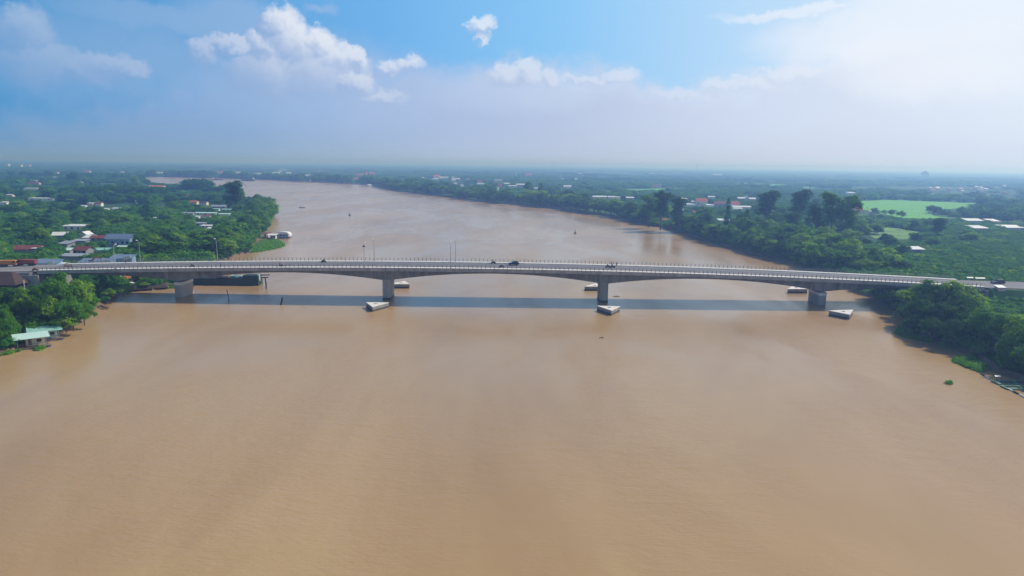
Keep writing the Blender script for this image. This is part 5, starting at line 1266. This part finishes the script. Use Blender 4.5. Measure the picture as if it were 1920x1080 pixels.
rider(360, 243.5, math.pi, 'dark motorbike above the first pier', 'rider in dark shirt above the first pier', 'cloth_dark')
for px, Y, lab, sh in ((524, 242.0, 'person in red shirt walking beside the near railing', 'cloth_red'), (414, 243.0, 'person in dark clothes standing on the near lane above the barge', 'cloth_dark'),
                       (1156, 255.2, 'person in dark clothes walking along the far railing', 'cloth_dark'), (1147, 255.5, 'person in pale shirt walking along the far railing', 'cloth_pale'), (236, 255.5, 'person in orange red shirt at the far railing beside the lamp', 'cloth_red')):
    X = atY(px, 492, Y).x; person((X, Y, zroad(X) + .06), rnd.uniform(0, 3), lab, sh)
# barrier frames at the left bridge end
for i, px in enumerate((124, 131)):
    X = atY(px, 500, 247).x; o = thing('barrier_frame', ['left one of two dark work barriers on the roadway', 'right one of two dark work barriers on the roadway'][i], 'barrier', (X, 247, zroad(X) + .06), .3)
    mb = MB()
    for x in (-.6, .6): mb.tube((x, -.3, 0), (x, 0, 1.5), .04, n=5).tube((x, .3, 0), (x, 0, 1.5), .04, n=5)
    mb.build('frame', M['rust'], o); MB().box(0, 0, 1.1, 1.5, .05, .25).build('board', M['rust'], o); MB().box(0, 0, .6, 1.5, .05, .25).build('board', M['rust'], o)
# concrete wall of the left ramp
X = XL - 4.5
tag(MB().extrude([(-9, 0), (-9, 8.2), (6, 8.3), (6, 4.4)], -.25, .25).build('retaining_wall', M['concrete_dark']), 'grey concrete retaining wall below the left bridge end', 'wall').location = (X, YN - 1.9, 0)
# roadside things at the right bridge end
for px0, px1, py, lab in ((1812, 1826, 526, 'left one of two white tarpaulin sheds beyond the far railing'), (1828, 1848, 527, 'right one of two white tarpaulin sheds beyond the far railing')):
    B('tarpaulin_shed', lab, (px0 + px1) / 2, py, px1 - px0 - 3, 1.2, .9, .25, 'white', 'roof_grey', 'open', cat='shed', z=6.9, ov=.1, show=.2)
B('tarpaulin_shed', 'white and red roofed roadside stall at the end of the near railing', 1878, 546, 14, 2.0, 1.2, .4, 'pinkwall', 'roof_white', 'shed', cat='stall', z=6.9, ov=.2, show=.3)

# floating houses by the near left bank: roof on posts over a pontoon deck
def float_house(c, rz, L, D, h, label, roof, wallm, group='floating houses on the left bank'):
    o = thing('floating_house', label, 'floating house', c, rz, group)
    MB().box(0, 0, .42, L + 1.4, D + 1.2, .18).build('deck', M['timber'], o)
    for i in range(5):
        for sy in (-1, 1): MB().tube((-L / 2 + L * i / 4 - .8, sy * D / 2, .06), (-L / 2 + L * i / 4 + .8, sy * D / 2, .06), .3, n=8).build('float', M['cream'] if i % 2 else M['bluetarp'], o)
    MB().box(L * .12, D * .12, .5 + h / 2, L * .62, D * .6, h).build('wall', M[wallm], o)
    MB().box(-L * .05, -D * .19, .5 + h * .5, .9, .06, h * .8).build('door', M['timber'], o)
    MB().box(L * .25, -D * .19, .5 + h * .55, 1.0, .06, .8).build('window', M['glass'], o)
    for sx in (-1, 0, 1):
        for sy in (-1, 1): MB().box(sx * (L / 2 - .15), sy * (D / 2 - .1), .5 + h / 2, .12, .12, h).build('post', M['galv'], o)
    vs = [(-L / 2 - .7, -D / 2 - .7, h + .45), (L / 2 + .7, -D / 2 - .7, h + .45), (L / 2 + .7, D / 2 + .7, h + 1.0), (-L / 2 - .7, D / 2 + .7, h + 1.0)]
    vs += [(x, y, z + .1) for x, y, z in vs]
    MB().add(vs, [(0, 1, 2, 3), (4, 5, 6, 7), (0, 1, 5, 4), (1, 2, 6, 5), (2, 3, 7, 6), (3, 0, 4, 7)]).build('roof', M[roof], o)
    MB().add([(-L / 2 - 1.2, D / 2 + .9, h - .2), (L / 2 - 1, D / 2 + .9, h - .2), (L / 2 - 1, D / 2 + .2, h + .5), (-L / 2 - 1.2, D / 2 + .2, h + .5)], [(0, 1, 2, 3)]).build('rear_awning', M['roof_white'], o)
    for sy in (-1,):
        r_ = MB()
        for i in range(7): r_.box(-L / 2 + L * i / 6, sy * (D / 2 + .4), .95, .07, .07, .9)
        r_.box(0, sy * (D / 2 + .4), 1.4, L, .07, .07).build('railing', M['timber'], o)
    return o
c = at(60, 651, 0); float_house((c.x, c.y, 0), .68, 6.4, 3.6, 2.3, 'nearer floating house with pale mint roof and blue drums', 'roof_mint', 'cream')
c = at(84, 637, 0); float_house((c.x + .3, c.y - .2, 0), .62, 6.6, 3.4, 2.3, 'farther floating house with green roof and pale green walls', 'roof_green', 'roof_mint')
# floating houses off the green point
for (px, py, w_, lab, rf) in ((497, 447, 12, 'dark roofed floating hut leftmost of the three off the green point', 'roof_maroon'), (509, 450, 15, 'white roofed floating hut in the middle of the three', 'roof_white')):
    p = at(px, py, 0); float_house((p.x, p.y + 2, 0), 0, w_ * p.y / FPX, 4, 2.4, lab, rf, 'white', 'floating huts off the green point')
p = at(529, 447, 0); o = thing('floating_house', 'larger floating house with a rounded white roof end', 'floating house', (p.x, p.y + 3, 0), 0, 'floating huts off the green point')
MB().box(0, 0, .3, 8.4, 5.4, .5).build('deck', M['timber'], o); MB().box(-.8, 0, 1.7, 6.0, 4.4, 2.4).build('wall', M['bluewall'], o)
MB().extrude([(-4.2, 2.9)] + [(3.9 * math.cos(t) * 1.0 + .2, 2.9 + 1.2 * math.sin(t)) for t in [math.pi * (1 - i / 10) for i in range(11)]] + [(4.4, 2.9), (4.6, 1.4), (4.3, 1.4), (4.1, 2.7)], -2.7, 2.7).build('roof', M['roof_white'], o)
for i in range(3): MB().box(-3 + i * 1.9, -2.22, 1.7, .9, .06, 1.0).build('window', M['glass'], o)

# far river craft
def far_barge(px, py, wpx, m, label, cabin=True, h=2.0, group=None):
    p = at(px, py, 0); s = p.y / FPX; L = wpx * s
    o = thing('river_barge', label, 'barge', (p.x, p.y, 0), rnd.uniform(-.05, .05), group)
    hull(MB(), L, min(8, L * .2), h).build('hull', M[m], o)
    MB().box(-L * .05, 0, h + .4, L * .6, min(6, L * .14), .9).build('cargo_hatch', M['rust' if m == 'hullbrown' else 'greysteel'], o)
    if cabin:
        c = MB().box(L * -.4, 0, h + 1.7, L * .12, min(6, L * .14), 3.2, taper=.9).build('cabin', M['white'], o)
        MB().box(L * -.4, -min(6, L * .14) / 2 - .02, h + 2.2, L * .09, .1, .9).build('window', M['glass'], c)
    return o
o = far_barge(465, 339.2, 24, 'hull', 'dark barge under way on the far river bend', h=4); o.rotation_euler.z = math.pi
far_barge(408, 337.6, 22, 'hullbrown', 'low brown barge left of the dark barge on the bend')
for i, (px, py) in enumerate(((588, 341.6), (604, 342.2), (652, 344.5), (560, 340.6))):
    far_barge(px, py, 16, 'hullbrown', 'low brown barge moored along the far bank', cabin=i % 2 == 0, group='barges moored along the far bank')
def boat(px, py, L, label, withman=True, rz=0.0):
    p = at(px, py, 0); o = thing('fishing_boat', label, 'boat', (p.x, p.y, 0), rz)
    hull(MB(), L, 1.5, .55, -.25, .35, .6).build('hull', M['wetwood'], o)
    for x in (-L * .2, L * .1): MB().box(x, 0, .45, .3, 1.3, .06).build('bench', M['timber'], o)
    if withman: person((p.x - L * .2 * math.cos(rz), p.y, .05), rz, 'person in dark clothes standing in the small fishing boat', 'cloth_dark')
    return o
boat(566, 389.5, 6.0, 'small dark fishing boat alone on the upper river')
def buoy(px, py, pt, label, m='black'):
    p = at(px, py, 0); h = atY(px, pt, p.y).z
    o = thing('channel_buoy', label, 'buoy', (p.x, p.y, 0), 0, 'channel buoys on the river')
    MB().tube((0, 0, -.6), (0, 0, .5), 1.0, 1.0, 12).tube((0, 0, .5), (0, 0, h * .55), .7, .25, 8).build('float', M[m], o)
    MB().tube((0, 0, h * .5), (0, 0, h * .82), .1, n=6).build('mast', M['greysteel'], o)
    MB().sphere((0, 0, h * .9), .3, .3, .35, 8, 4).build('topmark', M['red' if m != 'black' else 'greysteel'], o)
buoy(655.5, 404, 398, 'channel buoy left on open water beyond the lamp with black box', 'black')
buoy(1078.5, 438, 431, 'channel buoy right on open water before the bank belt', 'rust')
# drifting wood
for px, py, L_, lab in ((1128, 634, 1.4, 'pale chunk of driftwood floating before the third pier guard'), (1156, 556, 2.4, 'dark branch drifting right of the third pier')):
    p = at(px, py, 0); tag(link('driftwood', MB().path([(-L_ / 2, 0, .02), (0, .15, .12), (L_ / 2, 0, .03)], [.14, .16, .08], 6).path([(0, .1, .1), (.3, .3, .45)], [.07, .04], 5).mesh('driftwood', M['wetwood' if L_ > 2 else 'timber']), None, (p.x, p.y, 0)), lab, 'driftwood')
# floating boom and fish cages at the right bank
bp_ = [(1824, 691), (1836, 698), (1848, 706), (1855, 710), (1864, 715), (1880, 722), (1890, 729), (1900, 734), (1910, 739), (1924, 746), (1940, 753)]
W3 = [at(x, y, .1) for x, y in bp_]
mb = MB(); mb.path([(p.x, p.y, .12) for p in W3], .09, 6)
o = thing('floating_boom', 'line of grey and black floats stretched along the right bank', 'boom', (W3[0].x, W3[0].y, 0))
r_ = MB().path([(p.x - W3[0].x, p.y - W3[0].y, .12) for p in W3], .09, 6).build('rope', M['galv'], o)
for i in (1, 2, 4, 5, 6, 7, 8, 9):
    a, b_ = (W3[i] - W3[0]), (W3[i + 1] - W3[0]) if i + 1 < len(W3) else (W3[i] - W3[0]); c = a.lerp(b_, .5); d_ = (b_ - a).normalized() * .9
    MB().tube((c.x - d_.x, c.y - d_.y, .1), (c.x + d_.x, c.y + d_.y, .1), .24, n=8).build('float', M['black' if i % 2 else 'concrete_light'], o)
c0 = at(1868, 720, 0); c1 = at(1890, 733, 0)
for (cc, L_, D_, lab, tall) in ((at(1905, 719.5, 0), 9.6, 2.6, 'farther green framed fish cage with tall corner stakes', True), (at(1914, 728.5, 0), 7.6, 2.2, 'nearer green framed fish cage beside the floats', False)):
    o = thing('fish_cage', lab, 'fish cage', (cc.x, cc.y, 0), 0, 'fish cages at the right bank')
    for sy in (-1, 1): MB().box(0, sy * D_ / 2, .2, L_, .35, .25).build('walkway', M['greennet'], o)
    for sx in (-1, 0, 1): MB().box(sx * (L_ / 2 - .2), 0, .203, .35, D_ - .35, .25).build('crossbeam', M['greennet'], o)
    MB().box(0, 0, .05, L_ - .6, D_ - .5, .04).build('net', M['hull'], o)
    if tall:
        for x, h in ((-L_ / 2 + .2, 2.0), (-L_ / 2 + 1.2, 1.4), (-L_ / 2 + 2.4, 1.2), (-.6, 1.3)): MB().tube((x, D_ / 2, .2), (x, D_ / 2, h), .05, n=5).build('stake', M['timber'], o)
        MB().box(-L_ / 2 + 1.4, D_ / 2, 1.35, 1.3, .5, .08, rx=.3).build('roof_sheet', M['roof_white'], o)
print('TREES', N_TREE, 'orchard', len(pts), 'woods', len(wp))

rank_labels(('board', 'debris', 'log', 'barge'))
